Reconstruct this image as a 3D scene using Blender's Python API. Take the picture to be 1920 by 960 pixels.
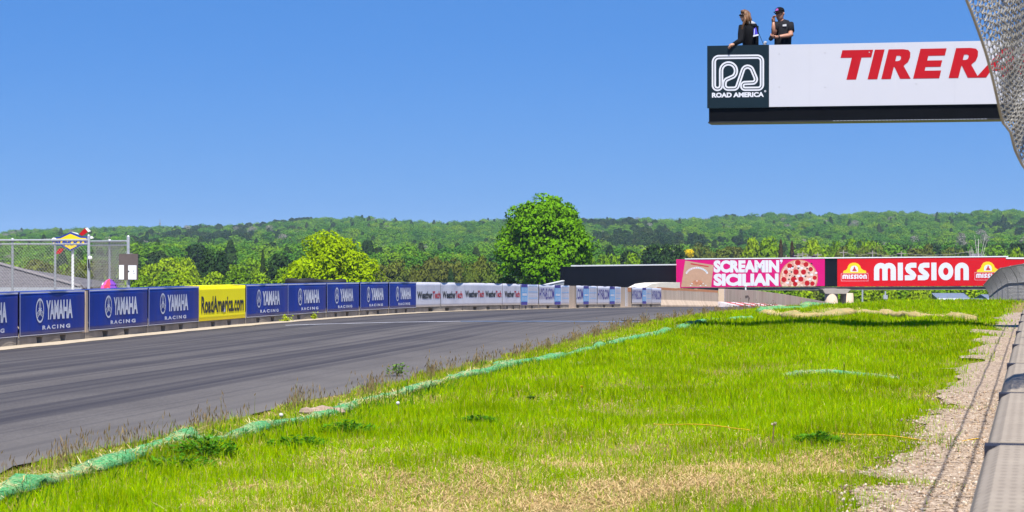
import bpy, bmesh, math, random
import numpy as np
from mathutils import Vector, Matrix, noise
from mathutils.geometry import tessellate_polygon

for o in list(bpy.data.objects): bpy.data.objects.remove(o)
SC = bpy.context.scene
COL = SC.collection
random.seed(7); RNG = np.random.default_rng(11)

# ------------------------------------------------------------------ camera, sky, sun, exposure
F = 4100.0; CZ = 1.46                     # focal length in photo pixels, camera height above the track
cam_d = bpy.data.cameras.new('camera'); cam = bpy.data.objects.new('camera', cam_d); COL.objects.link(cam)
cam.location = (0, 0, CZ); cam.rotation_euler = (math.radians(90), 0, 0)
cam_d.sensor_width = 36; cam_d.lens = 36*F/1920; cam_d.clip_start = .1; cam_d.clip_end = 20000
cam_d.dof.use_dof = True; cam_d.dof.focus_distance = 44; cam_d.dof.aperture_fstop = 16
SC.camera = cam

SUN_EL, SUN_AZ = math.radians(60), math.radians(172)      # azimuth clockwise from +Y: behind the camera, a little right
W = bpy.data.worlds.new('World'); SC.world = W; W.use_nodes = True
nt = W.node_tree; bg = nt.nodes['Background']
sky = nt.nodes.new('ShaderNodeTexSky'); sky.sky_type = 'NISHITA'; sky.sun_disc = False
sky.sun_elevation = SUN_EL; sky.sun_rotation = SUN_AZ; sky.altitude = 300
sky.air_density = 1.0; sky.dust_density = 0.0; sky.ozone_density = 3.0
hs = nt.nodes.new('ShaderNodeHueSaturation'); hs.inputs['Saturation'].default_value = 1.31; hs.inputs['Value'].default_value = 1.05
hs.inputs['Hue'].default_value = .508
# a clear dry-air sky: the band above the horizon keeps the blue of the sky a little higher up
tcw = nt.nodes.new('ShaderNodeTexCoord'); vm = nt.nodes.new('ShaderNodeVectorMath'); vm.operation = 'MULTIPLY_ADD'
vm.inputs[1].default_value = (1, 1, .85); vm.inputs[2].default_value = (0, 0, .27)
vn = nt.nodes.new('ShaderNodeVectorMath'); vn.operation = 'NORMALIZE'
nt.links.new(tcw.outputs['Generated'], vm.inputs[0]); nt.links.new(vm.outputs[0], vn.inputs[0]); nt.links.new(vn.outputs[0], sky.inputs['Vector'])
nt.links.new(sky.outputs[0], hs.inputs['Color'])
# paler, drier blue close to the horizon
sz = nt.nodes.new('ShaderNodeSeparateXYZ'); nt.links.new(tcw.outputs['Generated'], sz.inputs[0])
mrs = nt.nodes.new('ShaderNodeMapRange'); mrs.interpolation_type = 'SMOOTHSTEP'
for k_, v_ in ((1, -.03), (2, .11), (3, .6), (4, 0.0)): mrs.inputs[k_].default_value = v_
nt.links.new(sz.outputs[2], mrs.inputs[0]); mxs = nt.nodes.new('ShaderNodeMix'); mxs.data_type = 'RGBA'; mxs.inputs[7].default_value = (1.38, 2.55, 4.15, 1)
nt.links.new(mrs.outputs[0], mxs.inputs[0]); nt.links.new(hs.outputs[0], mxs.inputs[6])
nt.links.new(mxs.outputs[2], bg.inputs['Color']); bg.inputs['Strength'].default_value = .074
sun_d = bpy.data.lights.new('sun', 'SUN'); sun = bpy.data.objects.new('sun', sun_d); COL.objects.link(sun)
sun_d.energy = 4.0; sun_d.angle = math.radians(.5); sun_d.color = (1, .96, .88)
sv = Vector((math.sin(SUN_AZ)*math.cos(SUN_EL), math.cos(SUN_AZ)*math.cos(SUN_EL), math.sin(SUN_EL)))
sun.rotation_euler = sv.to_track_quat('Z', 'Y').to_euler(); sun.location = sv*60
SC.view_settings.view_transform = 'Standard'; SC.view_settings.look = 'None'
SC.view_settings.exposure = 1.25; SC.view_settings.gamma = 1; SC.view_settings.use_curve_mapping = False

# ------------------------------------------------------------------ helpers
def lin(r, g, b):
    f = lambda c: (c/12.92 if c <= .04045 else ((c+.055)/1.055)**2.4)
    return (f(r/255), f(g/255), f(b/255), 1)
def tag(o, label=None, cat=None, group=None, kind=None):
    if label: o['label'] = label
    if cat: o['category'] = cat
    if group: o['group'] = group
    if kind: o['kind'] = kind
    return o
def empty(name, loc=(0, 0, 0), rz=0):
    o = bpy.data.objects.new(name, None); COL.objects.link(o); o.location = loc; o.rotation_euler = (0, 0, rz)
    o.empty_display_size = .2
    return o
def link(name, me, mat=None, parent=None):
    o = bpy.data.objects.new(name, me); COL.objects.link(o)
    if mat is not None:
        me.materials.clear()
        for m in (mat if isinstance(mat, (list, tuple)) else [mat]): me.materials.append(m)
    if parent: o.parent = parent
    return o
def np_mesh(name, V, Fc, smooth=False, col=None, nrm=None):
    """V (n,3); Fc (m,k) int array, all faces with k corners"""
    me = bpy.data.meshes.new(name); V = np.asarray(V, np.float32); Fc = np.asarray(Fc, np.int32)
    m, k = Fc.shape
    me.vertices.add(len(V)); me.vertices.foreach_set('co', V.ravel())
    me.loops.add(m*k); me.loops.foreach_set('vertex_index', Fc.ravel())
    me.polygons.add(m); me.polygons.foreach_set('loop_start', np.arange(0, m*k, k, dtype=np.int32))
    me.polygons.foreach_set('loop_total', np.full(m, k, np.int32))
    if smooth: me.polygons.foreach_set('use_smooth', np.ones(m, bool))
    me.update(calc_edges=True)
    if col is not None:
        a = me.color_attributes.new('tint', 'FLOAT_COLOR', 'POINT')
        a.data.foreach_set('color', np.c_[np.asarray(col, np.float32), np.ones(len(V), np.float32)].ravel())
    if nrm is not None:
        me.normals_split_custom_set_from_vertices(np.asarray(nrm, np.float32).tolist())
    return me
class MB:
    """collects shapes; build() links them as ONE mesh object"""
    def __init__(s): s.v = []; s.f = []; s.m = []
    def add(s, vs, fs, mi=0):
        n = len(s.v); s.v += [tuple(v) for v in vs]; s.f += [tuple(i+n for i in f) for f in fs]; s.m += [mi]*len(fs); return s
    def box(s, x0, x1, y0, y1, z0, z1, mi=0):
        return s.add([(x0,y0,z0),(x1,y0,z0),(x1,y1,z0),(x0,y1,z0),(x0,y0,z1),(x1,y0,z1),(x1,y1,z1),(x0,y1,z1)],
              [(0,3,2,1),(4,5,6,7),(0,1,5,4),(1,2,6,5),(2,3,7,6),(3,0,4,7)], mi)
    def prism(s, poly, a, b, axis='x', mi=0):
        """poly: 2D outline; extruded from a to b along axis; coords are the other two axes in order"""
        def p(t, q): return {'x': (t, q[0], q[1]), 'y': (q[0], t, q[1]), 'z': (q[0], q[1], t)}[axis]
        n = len(poly); vs = [p(a, q) for q in poly]+[p(b, q) for q in poly]
        fs = [(i, (i+1) % n, n+(i+1) % n, n+i) for i in range(n)]+[tuple(range(n))[::-1], tuple(range(n, 2*n))]
        return s.add(vs, fs, mi)
    def tube(s, pts, r, k=6, caps=True, mi=0, closed=False):
        pts = [Vector(p) for p in pts]; n = len(pts); rs = r if isinstance(r, (list, tuple)) else [r]*n
        vs = []; up = Vector((0, 0, 1)); prev = None
        for i, p in enumerate(pts):
            t = (pts[min(i+1, n-1)]-pts[max(i-1, 0)])
            if closed: t = pts[(i+1) % n]-pts[i-1]
            if t.length < 1e-9: t = Vector((0, 0, 1))
            t.normalize()
            a = prev if prev is not None else (Vector((1, 0, 0)) if abs(t.z) > .9 else up)
            a = a-t*a.dot(t)
            if a.length < 1e-6: a = t.orthogonal()
            a.normalize(); prev = a; b = t.cross(a)
            for j in range(k):
                an = 2*math.pi*j/k; vs.append(p+(a*math.cos(an)+b*math.sin(an))*rs[i])
        fs = [(i*k+j, i*k+(j+1) % k, (i+1)*k+(j+1) % k, (i+1)*k+j) for i in range(n-1) for j in range(k)]
        if closed: fs += [((n-1)*k+j, (n-1)*k+(j+1) % k, (j+1) % k, j) for j in range(k)]
        elif caps: fs += [tuple(range(k))[::-1], tuple(range((n-1)*k, n*k))]
        return s.add(vs, fs, mi)
    def lathe(s, prof, k=16, c=(0, 0, 0), mi=0):
        vs = [(c[0]+r*math.cos(2*math.pi*j/k), c[1]+r*math.sin(2*math.pi*j/k), c[2]+z) for r, z in prof for j in range(k)]
        n = len(prof)
        fs = [(i*k+j, i*k+(j+1) % k, (i+1)*k+(j+1) % k, (i+1)*k+j) for i in range(n-1) for j in range(k)]
        fs += [tuple(range(k))[::-1], tuple(range((n-1)*k, n*k))]
        return s.add(vs, fs, mi)
    def ball(s, c, r, k=10, mi=0, sq=(1, 1, 1)):
        n = k//2+1; pr = [(max(1e-3, math.sin(math.pi*i/n)), -math.cos(math.pi*i/n)) for i in range(n+1)]
        vs = [(c[0]+a*math.cos(2*math.pi*j/k)*r*sq[0], c[1]+a*math.sin(2*math.pi*j/k)*r*sq[1], c[2]+z*r*sq[2]) for a, z in pr for j in range(k)]
        fs = [(i*k+j, i*k+(j+1) % k, (i+1)*k+(j+1) % k, (i+1)*k+j) for i in range(n) for j in range(k)]
        return s.add(vs, fs, mi)
    def build(s, name, mat, parent=None, smooth=False, bevel=0):
        me = bpy.data.meshes.new(name); me.from_pydata(s.v, [], s.f); me.update()
        o = link(name, me, mat, parent)
        me.polygons.foreach_set('material_index', s.m)
        if bevel:
            b = bmesh.new(); b.from_mesh(me)
            es = [e for e in b.edges if len(e.link_faces) == 2 and e.calc_face_angle(0) > .5]
            bmesh.ops.bevel(b, geom=es, offset=bevel, segments=2, affect='EDGES', profile=.6); b.to_mesh(me); b.free()
        if smooth: me.polygons.foreach_set('use_smooth', [True]*len(me.polygons))
        return o

# flat printed artwork: shapes in (x, z) of the board they are printed on
_tc = {}
def text2d(txt, bold=.02, space=1.0):
    key = (txt, bold, space)
    if key in _tc: return _tc[key]
    cu = bpy.data.curves.new('lettering', 'FONT'); cu.body = txt; cu.size = 1; cu.offset = bold; cu.space_character = space
    cu.resolution_u = 3
    o = bpy.data.objects.new('lettering', cu); COL.objects.link(o)
    dg = bpy.context.evaluated_depsgraph_get(); dg.update()
    me = bpy.data.meshes.new_from_object(o.evaluated_get(dg))
    v = np.array([(p.co.x, p.co.y) for p in me.vertices]); f = [tuple(p.vertices) for p in me.polygons]
    bpy.data.objects.remove(o); bpy.data.curves.remove(cu); bpy.data.meshes.remove(me)
    v -= v.min(0); v /= v.max(0)
    _tc[key] = (v, f); return _tc[key]
class Art:
    def __init__(s): s.v = []; s.f = []; s.k = 0
    def add(s, v, f):
        n = len(s.v); s.k += 1; s.v += [(float(a), float(b), s.k*.0004) for a, b in v]; s.f += [tuple(i+n for i in q) for q in f]; return s
    def rect(s, x0, z0, x1, z1):
        n, m = max(1, math.ceil(abs(x1-x0)/.12)), max(1, math.ceil(abs(z1-z0)/.14))
        return s.add([(x0+(x1-x0)*i/n, z0+(z1-z0)*j/m) for i in range(n+1) for j in range(m+1)], [(i*(m+1)+j, (i+1)*(m+1)+j, (i+1)*(m+1)+j+1, i*(m+1)+j+1) for i in range(n) for j in range(m)])
    def poly(s, *loops):
        t = tessellate_polygon([[Vector((a, b, 0)) for a, b in l] for l in loops])
        return s.add([p for l in loops for p in l], t)
    def ell(s, cx, cz, rx, rz, n=28): return s.poly([(cx+rx*math.cos(2*math.pi*i/n), cz+rz*math.sin(2*math.pi*i/n)) for i in range(n)])
    def ring(s, cx, cz, rx, rz, tx, tz, n=32):
        o = [(math.cos(2*math.pi*i/n), math.sin(2*math.pi*i/n)) for i in range(n)]
        v = [(cx+rx*a, cz+rz*b) for a, b in o]+[(cx+(rx-tx)*a, cz+(rz-tz)*b) for a, b in o]
        return s.add(v, [(i, (i+1) % n, n+(i+1) % n, n+i) for i in range(n)])
    def stroke(s, pts, w, closed=False):
        n = len(pts); vs = []
        for i in range(n):
            a = pts[i-1] if (closed or i > 0) else pts[i]; b = pts[(i+1) % n] if (closed or i < n-1) else pts[i]
            p = pts[i]
            d1 = Vector((p[0]-a[0], p[1]-a[1])); d2 = Vector((b[0]-p[0], b[1]-p[1]))
            if d1.length < 1e-9: d1 = d2.copy()
            if d2.length < 1e-9: d2 = d1.copy()
            d1.normalize(); d2.normalize(); t = (d1+d2)
            if t.length < 1e-6: t = d1.copy()
            t.normalize(); nn = Vector((-t.y, t.x)); c = max(.35, nn.dot(Vector((-d1.y, d1.x))))
            h = w/2/c; vs += [(p[0]+nn.x*h, p[1]+nn.y*h), (p[0]-nn.x*h, p[1]-nn.y*h)]
        m = n if closed else n-1
        return s.add(vs, [(2*i, 2*i+1, (2*i+3) % (2*n), (2*i+2) % (2*n)) for i in range(m)])
    def text(s, txt, x0, z0, x1, z1, bold=.02, shear=0, space=1.0):
        v, f = text2d(txt, bold, space); w = x1-x0; h = z1-z0; k = shear*h
        return s.add([(x0+a*(w-k)+b*k, z0+b*h) for a, b in v], f)
    def build(s, name, mat, parent, off, warp=None):
        V = [(a, -off-min(k, .003)-(warp(a, b) if warp else 0), b) for a, b, k in s.v]
        me = bpy.data.meshes.new(name); me.from_pydata(V, [], s.f); me.update()
        return link(name, me, mat, parent)
def fillet(pts, closed=True, n=8):
    """pts: (x, y, radius)"""
    out = []; N = len(pts)
    for i, (x, y, r) in enumerate(pts):
        p = Vector((x, y))
        if r <= 0 or (not closed and i in (0, N-1)): out.append((x, y)); continue
        a = Vector(pts[i-1][:2]); b = Vector(pts[(i+1) % N][:2])
        u = (a-p); v = (b-p); lu, lv = u.length, v.length; u.normalize(); v.normalize()
        ang = u.angle(v); d = min(r/math.tan(ang/2), lu*.49, lv*.49); rr = d*math.tan(ang/2)
        c = p+(u+v).normalized()*(rr/math.sin(ang/2)); s1 = p+u*d-c; s2 = p+v*d-c
        a1 = math.atan2(s1.y, s1.x); a2 = math.atan2(s2.y, s2.x); da = (a2-a1+math.pi) % (2*math.pi)-math.pi
        out += [(c.x+rr*math.cos(a1+da*k/n), c.y+rr*math.sin(a1+da*k/n)) for k in range(n+1)]
    return out

# ------------------------------------------------------------------ materials
def newmat(name):
    m = bpy.data.materials.new(name); m.use_nodes = True
    return m, m.node_tree, m.node_tree.nodes['Principled BSDF']
def N(t, typ, **kw):
    n = t.nodes.new(typ)
    for k, v in kw.items(): setattr(n, k, v)
    return n
def coords(t, scale=(1, 1, 1), kind='Object'):
    tc = N(t, 'ShaderNodeTexCoord'); mp = N(t, 'ShaderNodeMapping'); mp.inputs['Scale'].default_value = scale
    t.links.new(tc.outputs[kind], mp.inputs[0]); return mp.outputs[0]
def noise_tex(t, vec, scale, detail=4, rough=.6):
    n = N(t, 'ShaderNodeTexNoise'); n.inputs['Scale'].default_value = scale; n.inputs['Detail'].default_value = detail
    n.inputs['Roughness'].default_value = rough
    if vec is not None: t.links.new(vec, n.inputs['Vector'])
    return n.outputs['Fac']
def ramp(t, fac, stops):
    r = N(t, 'ShaderNodeValToRGB'); e = r.color_ramp.elements
    while len(e) < len(stops): e.new(.5)
    for k, (p, c) in zip(e, stops): k.position = p; k.color = c if len(c) == 4 else (*c, 1)
    t.links.new(fac, r.inputs[0]); return r.outputs[0]
def mixc(t, fac, a, b, mode='MIX'):
    m = N(t, 'ShaderNodeMix', data_type='RGBA', blend_type=mode)
    for sock, v in ((0, fac), (6, a), (7, b)):
        if isinstance(v, (int, float)): m.inputs[sock].default_value = v
        elif isinstance(v, tuple): m.inputs[sock].default_value = v if len(v) == 4 else (*v, 1)
        else: t.links.new(v, m.inputs[sock])
    return m.outputs[2]
def bump(t, b, h, strength=.3, dist=.02):
    n = N(t, 'ShaderNodeBump'); n.inputs['Strength'].default_value = strength; n.inputs['Distance'].default_value = dist
    t.links.new(h, n.inputs['Height']); t.links.new(n.outputs[0], b.inputs['Normal'])
def sh(c, k): return (min(.95, c[0]*k), min(.95, c[1]*k), min(.95, c[2]*k), 1)
def pm(name, c, rough=.6, var=.18, scale=3, stretch=(1, 1, 1), bs=0, bd=.01, metal=0, spec=.4, dirt=None, dirt_amt=.5, coord='Object'):
    c = sh(c, .8); m, t, b = newmat(name); v = coords(t, stretch, coord); f = noise_tex(t, v, scale, 6, .65)
    c_ = ramp(t, f, [(.3, sh(c, 1-var)), (.7, sh(c, 1+var))])
    if dirt:
        g = noise_tex(t, v, scale*.37, 6, .7); g2 = ramp(t, g, [(.48, (0, 0, 0, 1)), (.72, (dirt_amt,)*3+(1,))])
        c_ = mixc(t, g2, c_, dirt)
    t.links.new(c_, b.inputs['Base Color']); b.inputs['Roughness'].default_value = rough
    b.inputs['Metallic'].default_value = metal; b.inputs['Specular IOR Level'].default_value = spec
    if bs: bump(t, b, noise_tex(t, v, scale*6, 4), bs, bd)
    return m
def foliage(name, stops, transl=.25, var=.32):
    """leaf colour: differs tree by tree, clump by clump, leaf by leaf"""
    m, t, b = newmat(name); t.nodes.remove(b); out = t.nodes['Material Output']
    oi = N(t, 'ShaderNodeObjectInfo'); ge = N(t, 'ShaderNodeNewGeometry')
    a = N(t, 'ShaderNodeMath', operation='MULTIPLY_ADD'); a.inputs[1].default_value = .55
    t.links.new(oi.outputs['Random'], a.inputs[0])
    nz = noise_tex(t, coords(t), .35, 3); mu = N(t, 'ShaderNodeMath', operation='MULTIPLY'); mu.inputs[1].default_value = .45
    t.links.new(nz, mu.inputs[0]); t.links.new(mu.outputs[0], a.inputs[2])
    n = len(stops); c = ramp(t, a.outputs[0], [(.12+.76*i/(n-1), s) for i, s in enumerate(stops)])
    hv = N(t, 'ShaderNodeHueSaturation'); mr = N(t, 'ShaderNodeMapRange'); mr.inputs[3].default_value = 1-var; mr.inputs[4].default_value = 1+var
    t.links.new(ge.outputs['Random Per Island'], mr.inputs[0]); t.links.new(mr.outputs[0], hv.inputs['Value']); t.links.new(c, hv.inputs['Color'])
    d = N(t, 'ShaderNodeBsdfDiffuse'); tr = N(t, 'ShaderNodeBsdfTranslucent'); mx = N(t, 'ShaderNodeMixShader'); mx.inputs[0].default_value = transl
    t.links.new(hv.outputs[0], d.inputs[0]); t.links.new(hv.outputs[0], tr.inputs[0])
    t.links.new(d.outputs[0], mx.inputs[1]); t.links.new(tr.outputs[0], mx.inputs[2]); t.links.new(mx.outputs[0], out.inputs[0])
    return m
def tinted(name, transl=.3, rough=.6):
    """colour stored per blade"""
    m, t, b = newmat(name); t.nodes.remove(b); out = t.nodes['Material Output']
    at = N(t, 'ShaderNodeAttribute', attribute_name='tint')
    d = N(t, 'ShaderNodeBsdfDiffuse'); tr = N(t, 'ShaderNodeBsdfTranslucent'); mx = N(t, 'ShaderNodeMixShader'); mx.inputs[0].default_value = transl
    for q in (d, tr): t.links.new(at.outputs['Color'], q.inputs[0])
    t.links.new(d.outputs[0], mx.inputs[1]); t.links.new(tr.outputs[0], mx.inputs[2]); t.links.new(mx.outputs[0], out.inputs[0])
    return m
M = {}
M['concrete'] = pm('concrete', (.36, .31, .25), .85, .2, 2.5, bs=.25, dirt=(.16, .13, .10), dirt_amt=.6)
M['wall_concrete'] = pm('stained_concrete', (.58, .45, .335), .85, .12, 1.2, (1.6, 1.6, .25), bs=.2, dirt=(.28, .20, .14), dirt_amt=.6)
M['blue'] = pm('navy_vinyl', (.003, .028, .29), .42, .3, 1.3, (1, 1, .2), spec=.22, dirt=(.13, .075, .13), dirt_amt=.38)
M['white_vinyl'] = pm('white_vinyl', (.66, .65, .72), .4, .06, 2, (2, 2, .3), spec=.4)
M['white'] = pm('white_paint', (.82, .82, .84), .5, .04, 3)
M['print_white'] = pm('white_print', (.70, .71, .78), .5, .03, 5)
M['sign_white'] = pm('white_sign_sheet', (.56, .56, .62), .45, .02, .8, spec=.3, dirt=(.48, .47, .50), dirt_amt=.3)
M['yellow'] = pm('yellow_vinyl', (1.2, 1.0, .001), .5, .03, 2, spec=.12)
M['black_print'] = pm('black_print', (.012, .011, .013), .45, .1, 5)
M['red_print'] = pm('red_print', (.46, .004, .010), .45, .06, 3, spec=.25)
M['wt_red'] = pm('crimson_print', (.50, .02, .03), .45, .06, 3)
M['purple_print'] = pm('indigo_print', (.055, .035, .30), .45, .08, 3)
M['sky_print'] = pm('sky_blue_print', (.12, .45, .85), .45, .08, 3)
M['pink'] = pm('magenta_vinyl', (.62, .001, .16), .5, .05, .8, spec=.2)
M['mission_red'] = pm('red_vinyl', (.62, .003, .010), .5, .05, .8, spec=.2)
M['logo_yellow'] = pm('yellow_print', (.90, .62, .01), .45, .04, 2)
M['dark_panel'] = pm('dark_slate_panel', (.005, .016, .024), .45, .15, 1.5, spec=.25)
M['black_steel'] = pm('black_steel', (.002, .0025, .004), .5, .25, 2, spec=.12)
M['black_sheet'] = pm('black_sheeting', (.003, .004, .009), .6, .25, 1.2, (1, 1, .2), spec=.12)
M['galv'] = pm('galvanised_steel', (.44, .46, .50), .42, .15, 14, metal=.2)
M['wire'] = pm('galvanised_wire', (.36, .34, .30), .5, .3, 9, metal=.15)
M['wire_far'] = pm('weathered_wire', (.34, .33, .32), .6, .2, 5)
M['kraft'] = pm('kraft_print', (.50, .30, .20), .5, .08, 3)
M['tyre'] = pm('black_rubber', (.012, .012, .013), .75, .3, 8, bs=.3)
M['orange'] = pm('faded_orange_paint', (.70, .28, .10), .7, .15, 3)
def shingles():
    m, t, b = newmat('grey_shingle'); v = coords(t)
    w = N(t, 'ShaderNodeTexWave', wave_type='BANDS', bands_direction='Z', wave_profile='SAW'); w.inputs['Scale'].default_value = 2.6; w.inputs['Distortion'].default_value = .4; t.links.new(v, w.inputs['Vector'])
    n1 = noise_tex(t, v, 7, 4, .7); c = ramp(t, n1, [(.3, (.068, .062, .068)), (.7, (.136, .124, .132))])
    c = mixc(t, .55, c, ramp(t, w.outputs[0], [(.0, (.45, .45, .45)), (.35, (1, 1, 1))]), 'MULTIPLY')
    t.links.new(c, b.inputs['Base Color']); b.inputs['Roughness'].default_value = .9; bump(t, b, w.outputs[0], .5, .03); return m
M['roof_grey'] = shingles()
M['roof_blue'] = pm('blue_grey_metal_roof', (.17, .20, .27), .45, .12, 2)
M['siding'] = pm('pale_siding', (.55, .56, .60), .7, .08, 3)
M['tan'] = pm('tan_siding', (.42, .35, .26), .8, .12, 3)
M['bark'] = pm('bark', (.10, .075, .055), .9, .3, 6, bs=.5, bd=.03)
M['pale_bark'] = pm('pale_bark', (.45, .42, .38), .85, .2, 5)
M['wood_pole'] = pm('weathered_wood', (.33, .29, .25), .85, .2, 5)
M['netting'] = None
# ------------------------------------------------------------------ lie of the land (camera-relative heights + CZ)
def table(pts, sm=5.0):
    ys = np.arange(-80, 9001, 1.0); p = np.array(pts, float); v = np.interp(ys, p[:, 0], p[:, 1])
    k = np.arange(-15, 16); w = np.exp(-.5*(k/sm)**2); w /= w.sum()
    vp = np.convolve(np.pad(v, 15, mode='edge'), w, 'valid')
    vp[:16] = v[:16]
    return lambda y: np.interp(y, ys, vp)
ZB = table([(-80, 0.02), (10, 0.02), (35, 0), (49, -.05), (63, -.15), (74, -.35), (102.5, -.915), (127, -1.54), (150, -2.25), (175, -3.2), (205, -4.6),
            (260, -6.8), (400, -9), (600, -9.5), (9000, -9.5)])
ZG = table([(-80, .04), (40, 0), (60, -.04), (75, -.13), (82, -.28), (90, -.7), (105, -1.6), (130, -2.8), (175, -4.9), (260, -7.4), (400, -9), (600, -9.5), (9000, -9.5)], 3)
XL = table([(-80, -30.6), (0, -14.9), (20, -11.0), (35.6, -8.03), (49.1, -5.85), (62.8, -2.85), (75, .27), (102.5, 7.0), (127, 12.6), (175, 25), (230, 42), (300, 70), (9000, 4000)], 3)
TW = 8.7
SKY = np.array([(-200, 436), (0, 437), (70, 431), (200, 429), (300, 427), (400, 425), (480, 421), (560, 413), (640, 411), (690, 411), (780, 419), (860, 419), (930, 414),
                (1090, 413), (1200, 411), (1260, 414), (1330, 411), (1380, 408), (1450, 405), (1560, 405), (1660, 401), (1700, 403), (1790, 405), (1850, 401), (2200, 399)], float)
def sstep(a, b, x):
    t = np.clip((x-a)/(b-a), 0, 1); return t*t*(3-2*t)
def H(X, Y):
    X = np.asarray(X, float); Y = np.asarray(Y, float)
    zb = ZB(Y); zg = ZG(Y); xl = XL(Y)
    z = zb+(zg-zb)*sstep(.3, 5, X-xl-TW)
    zv = np.interp(Y, [-80, 60, 120, 200, 400], [-3, -4, -6, -7.5, -9.2])
    z = z+(np.minimum(zv, z)-z)*sstep(7, 45, xl-X)
    z = z+.05*np.sin(X*1.7+Y*.6)*np.sin(Y*.9-X*.5)*sstep(.5, 2.5, X-xl-TW)*sstep(90, 60, Y)
    # valley then wooded hills; ridge heights vary along the skyline
    u = np.clip(X/np.maximum(Y, 30), -.4, .4)*F+960
    top = (480-np.interp(u, SKY[:, 0], SKY[:, 1]))*1900/F-13.0+CZ
    g = sstep(480, 1900, Y)**1.25
    und = 1.5*np.sin(X*.011+1.3)*np.sin(Y*.006+X*.004)+.8*np.sin(X*.027-Y*.013)
    zh = -9.5+(top+9.5)*g+und*sstep(500, 800, Y)*sstep(1900, 1500, Y)
    zh = zh-sstep(1950, 4200, Y)*40
    return z+(zh-z)*sstep(380, 560, Y)
def h1(x, y): return float(H(x, y))
def ray(px, py): return Vector(((px-960)/F, 1.0, (480-py)/F))
def P(px, py, d): r = ray(px, py)*d; return Vector((r.x, r.y, r.z+CZ))
def gp(px, py, lift=0):
    """where the line of sight meets the ground"""
    r = ray(px, py); d = 4.0; step = .25
    while d < 300:
        if r.z*d+CZ <= h1(r.x*d, d)+lift: break
        d += step
    lo, hi = d-step, d
    for _ in range(20):
        m = (lo+hi)/2
        if r.z*m+CZ <= h1(r.x*m, m)+lift: hi = m
        else: lo = m
    return Vector((r.x*hi, hi, h1(r.x*hi, hi)))
def on_line(px):
    """distance at which the barrier line crosses a line of sight"""
    lo, hi = 12.0, 400.0
    f = lambda y: (px-960)/F*y-float(XL(y))
    s0 = f(lo)
    for _ in range(60):
        m = (lo+hi)/2
        if f(m)*s0 > 0: lo = m
        else: hi = m
    return lo

# ------------------------------------------------------------------ ground, track, verge
ys = np.concatenate([np.arange(-60, 8, 4), np.arange(8, 100, 1.0), np.arange(100, 260, 3.0), 260*1.03**np.arange(0, 93)])
kk = np.linspace(-1, 1, 161); ss = np.sign(kk)*np.abs(kk)**2.2
cx = XL(ys)+4.5; cx = np.where(ys > 200, cx*np.clip(1-(ys-200)/300, 0, 1), cx)
GX = cx[:, None]+ss[None, :]*(70+.75*np.abs(ys))[:, None]; GY = np.repeat(ys[:, None], 161, 1)
GZ = H(GX, GY)
xl = XL(GY); ins = (GX > xl+.2) & (GX < xl+TW-.15) & (GY < 210)
GZ = GZ-np.where(ins, .05, .0)
idx = np.arange(GX.size).reshape(GX.shape)
gf = np.stack([idx[:-1, :-1], idx[:-1, 1:], idx[1:, 1:], idx[1:, :-1]], -1).reshape(-1, 4)
def ground_mat():
    m, t, b = newmat('soil_and_meadow'); v = coords(t)
    n1 = noise_tex(t, v, 1.3, 6, .7); n2 = noise_tex(t, v, 9, 5, .7)
    c = ramp(t, n1, [(.3, (.10, .11, .014)), (.5, (.21, .17, .055)), (.7, (.33, .235, .105))])
    c = mixc(t, n2, c, (.17, .125, .045, 1))
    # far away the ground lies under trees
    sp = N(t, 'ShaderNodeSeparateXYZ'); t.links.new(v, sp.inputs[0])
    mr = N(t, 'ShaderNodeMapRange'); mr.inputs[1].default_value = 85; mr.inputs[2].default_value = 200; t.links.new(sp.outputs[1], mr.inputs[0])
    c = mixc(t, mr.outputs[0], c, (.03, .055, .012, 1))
    t.links.new(c, b.inputs['Base Color']); b.inputs['Roughness'].default_value = .95; b.inputs['Specular IOR Level'].default_value = .1
    bump(t, b, n2, .5, .03); return m
tag(link('ground', np_mesh('ground', np.stack([GX, GY, GZ], -1).reshape(-1, 3), gf, True), ground_mat()), kind='structure')

def strip(name, y0, y1, step, xa, xb, ncol, lift, mat):
    """sheet between x = xa(y) and xb(y); uv in metres (across, along)"""
    yy = np.arange(y0, y1+.01, step); q = np.linspace(0, 1, ncol)
    A = np.array([xa(y) for y in yy]); B = np.array([xb(y) for y in yy])
    X = A[:, None]+(B-A)[:, None]*q[None, :]; Y = np.repeat(yy[:, None], ncol, 1)
    Z = H(X, Y)+lift; i = np.arange(X.size).reshape(X.shape)
    f = np.stack([i[:-1, :-1], i[:-1, 1:], i[1:, 1:], i[1:, :-1]], -1).reshape(-1, 4)
    me = np_mesh(name, np.stack([X, Y, Z], -1).reshape(-1, 3), f, True)
    uv = me.uv_layers.new(name='metres'); U = np.stack([X-np.array([XL(y) for y in yy])[:, None], Y], -1).reshape(-1, 2)
    uv.data.foreach_set('uv', U[f.ravel()].astype(np.float32).ravel())
    return link(name, me, mat)
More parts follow.
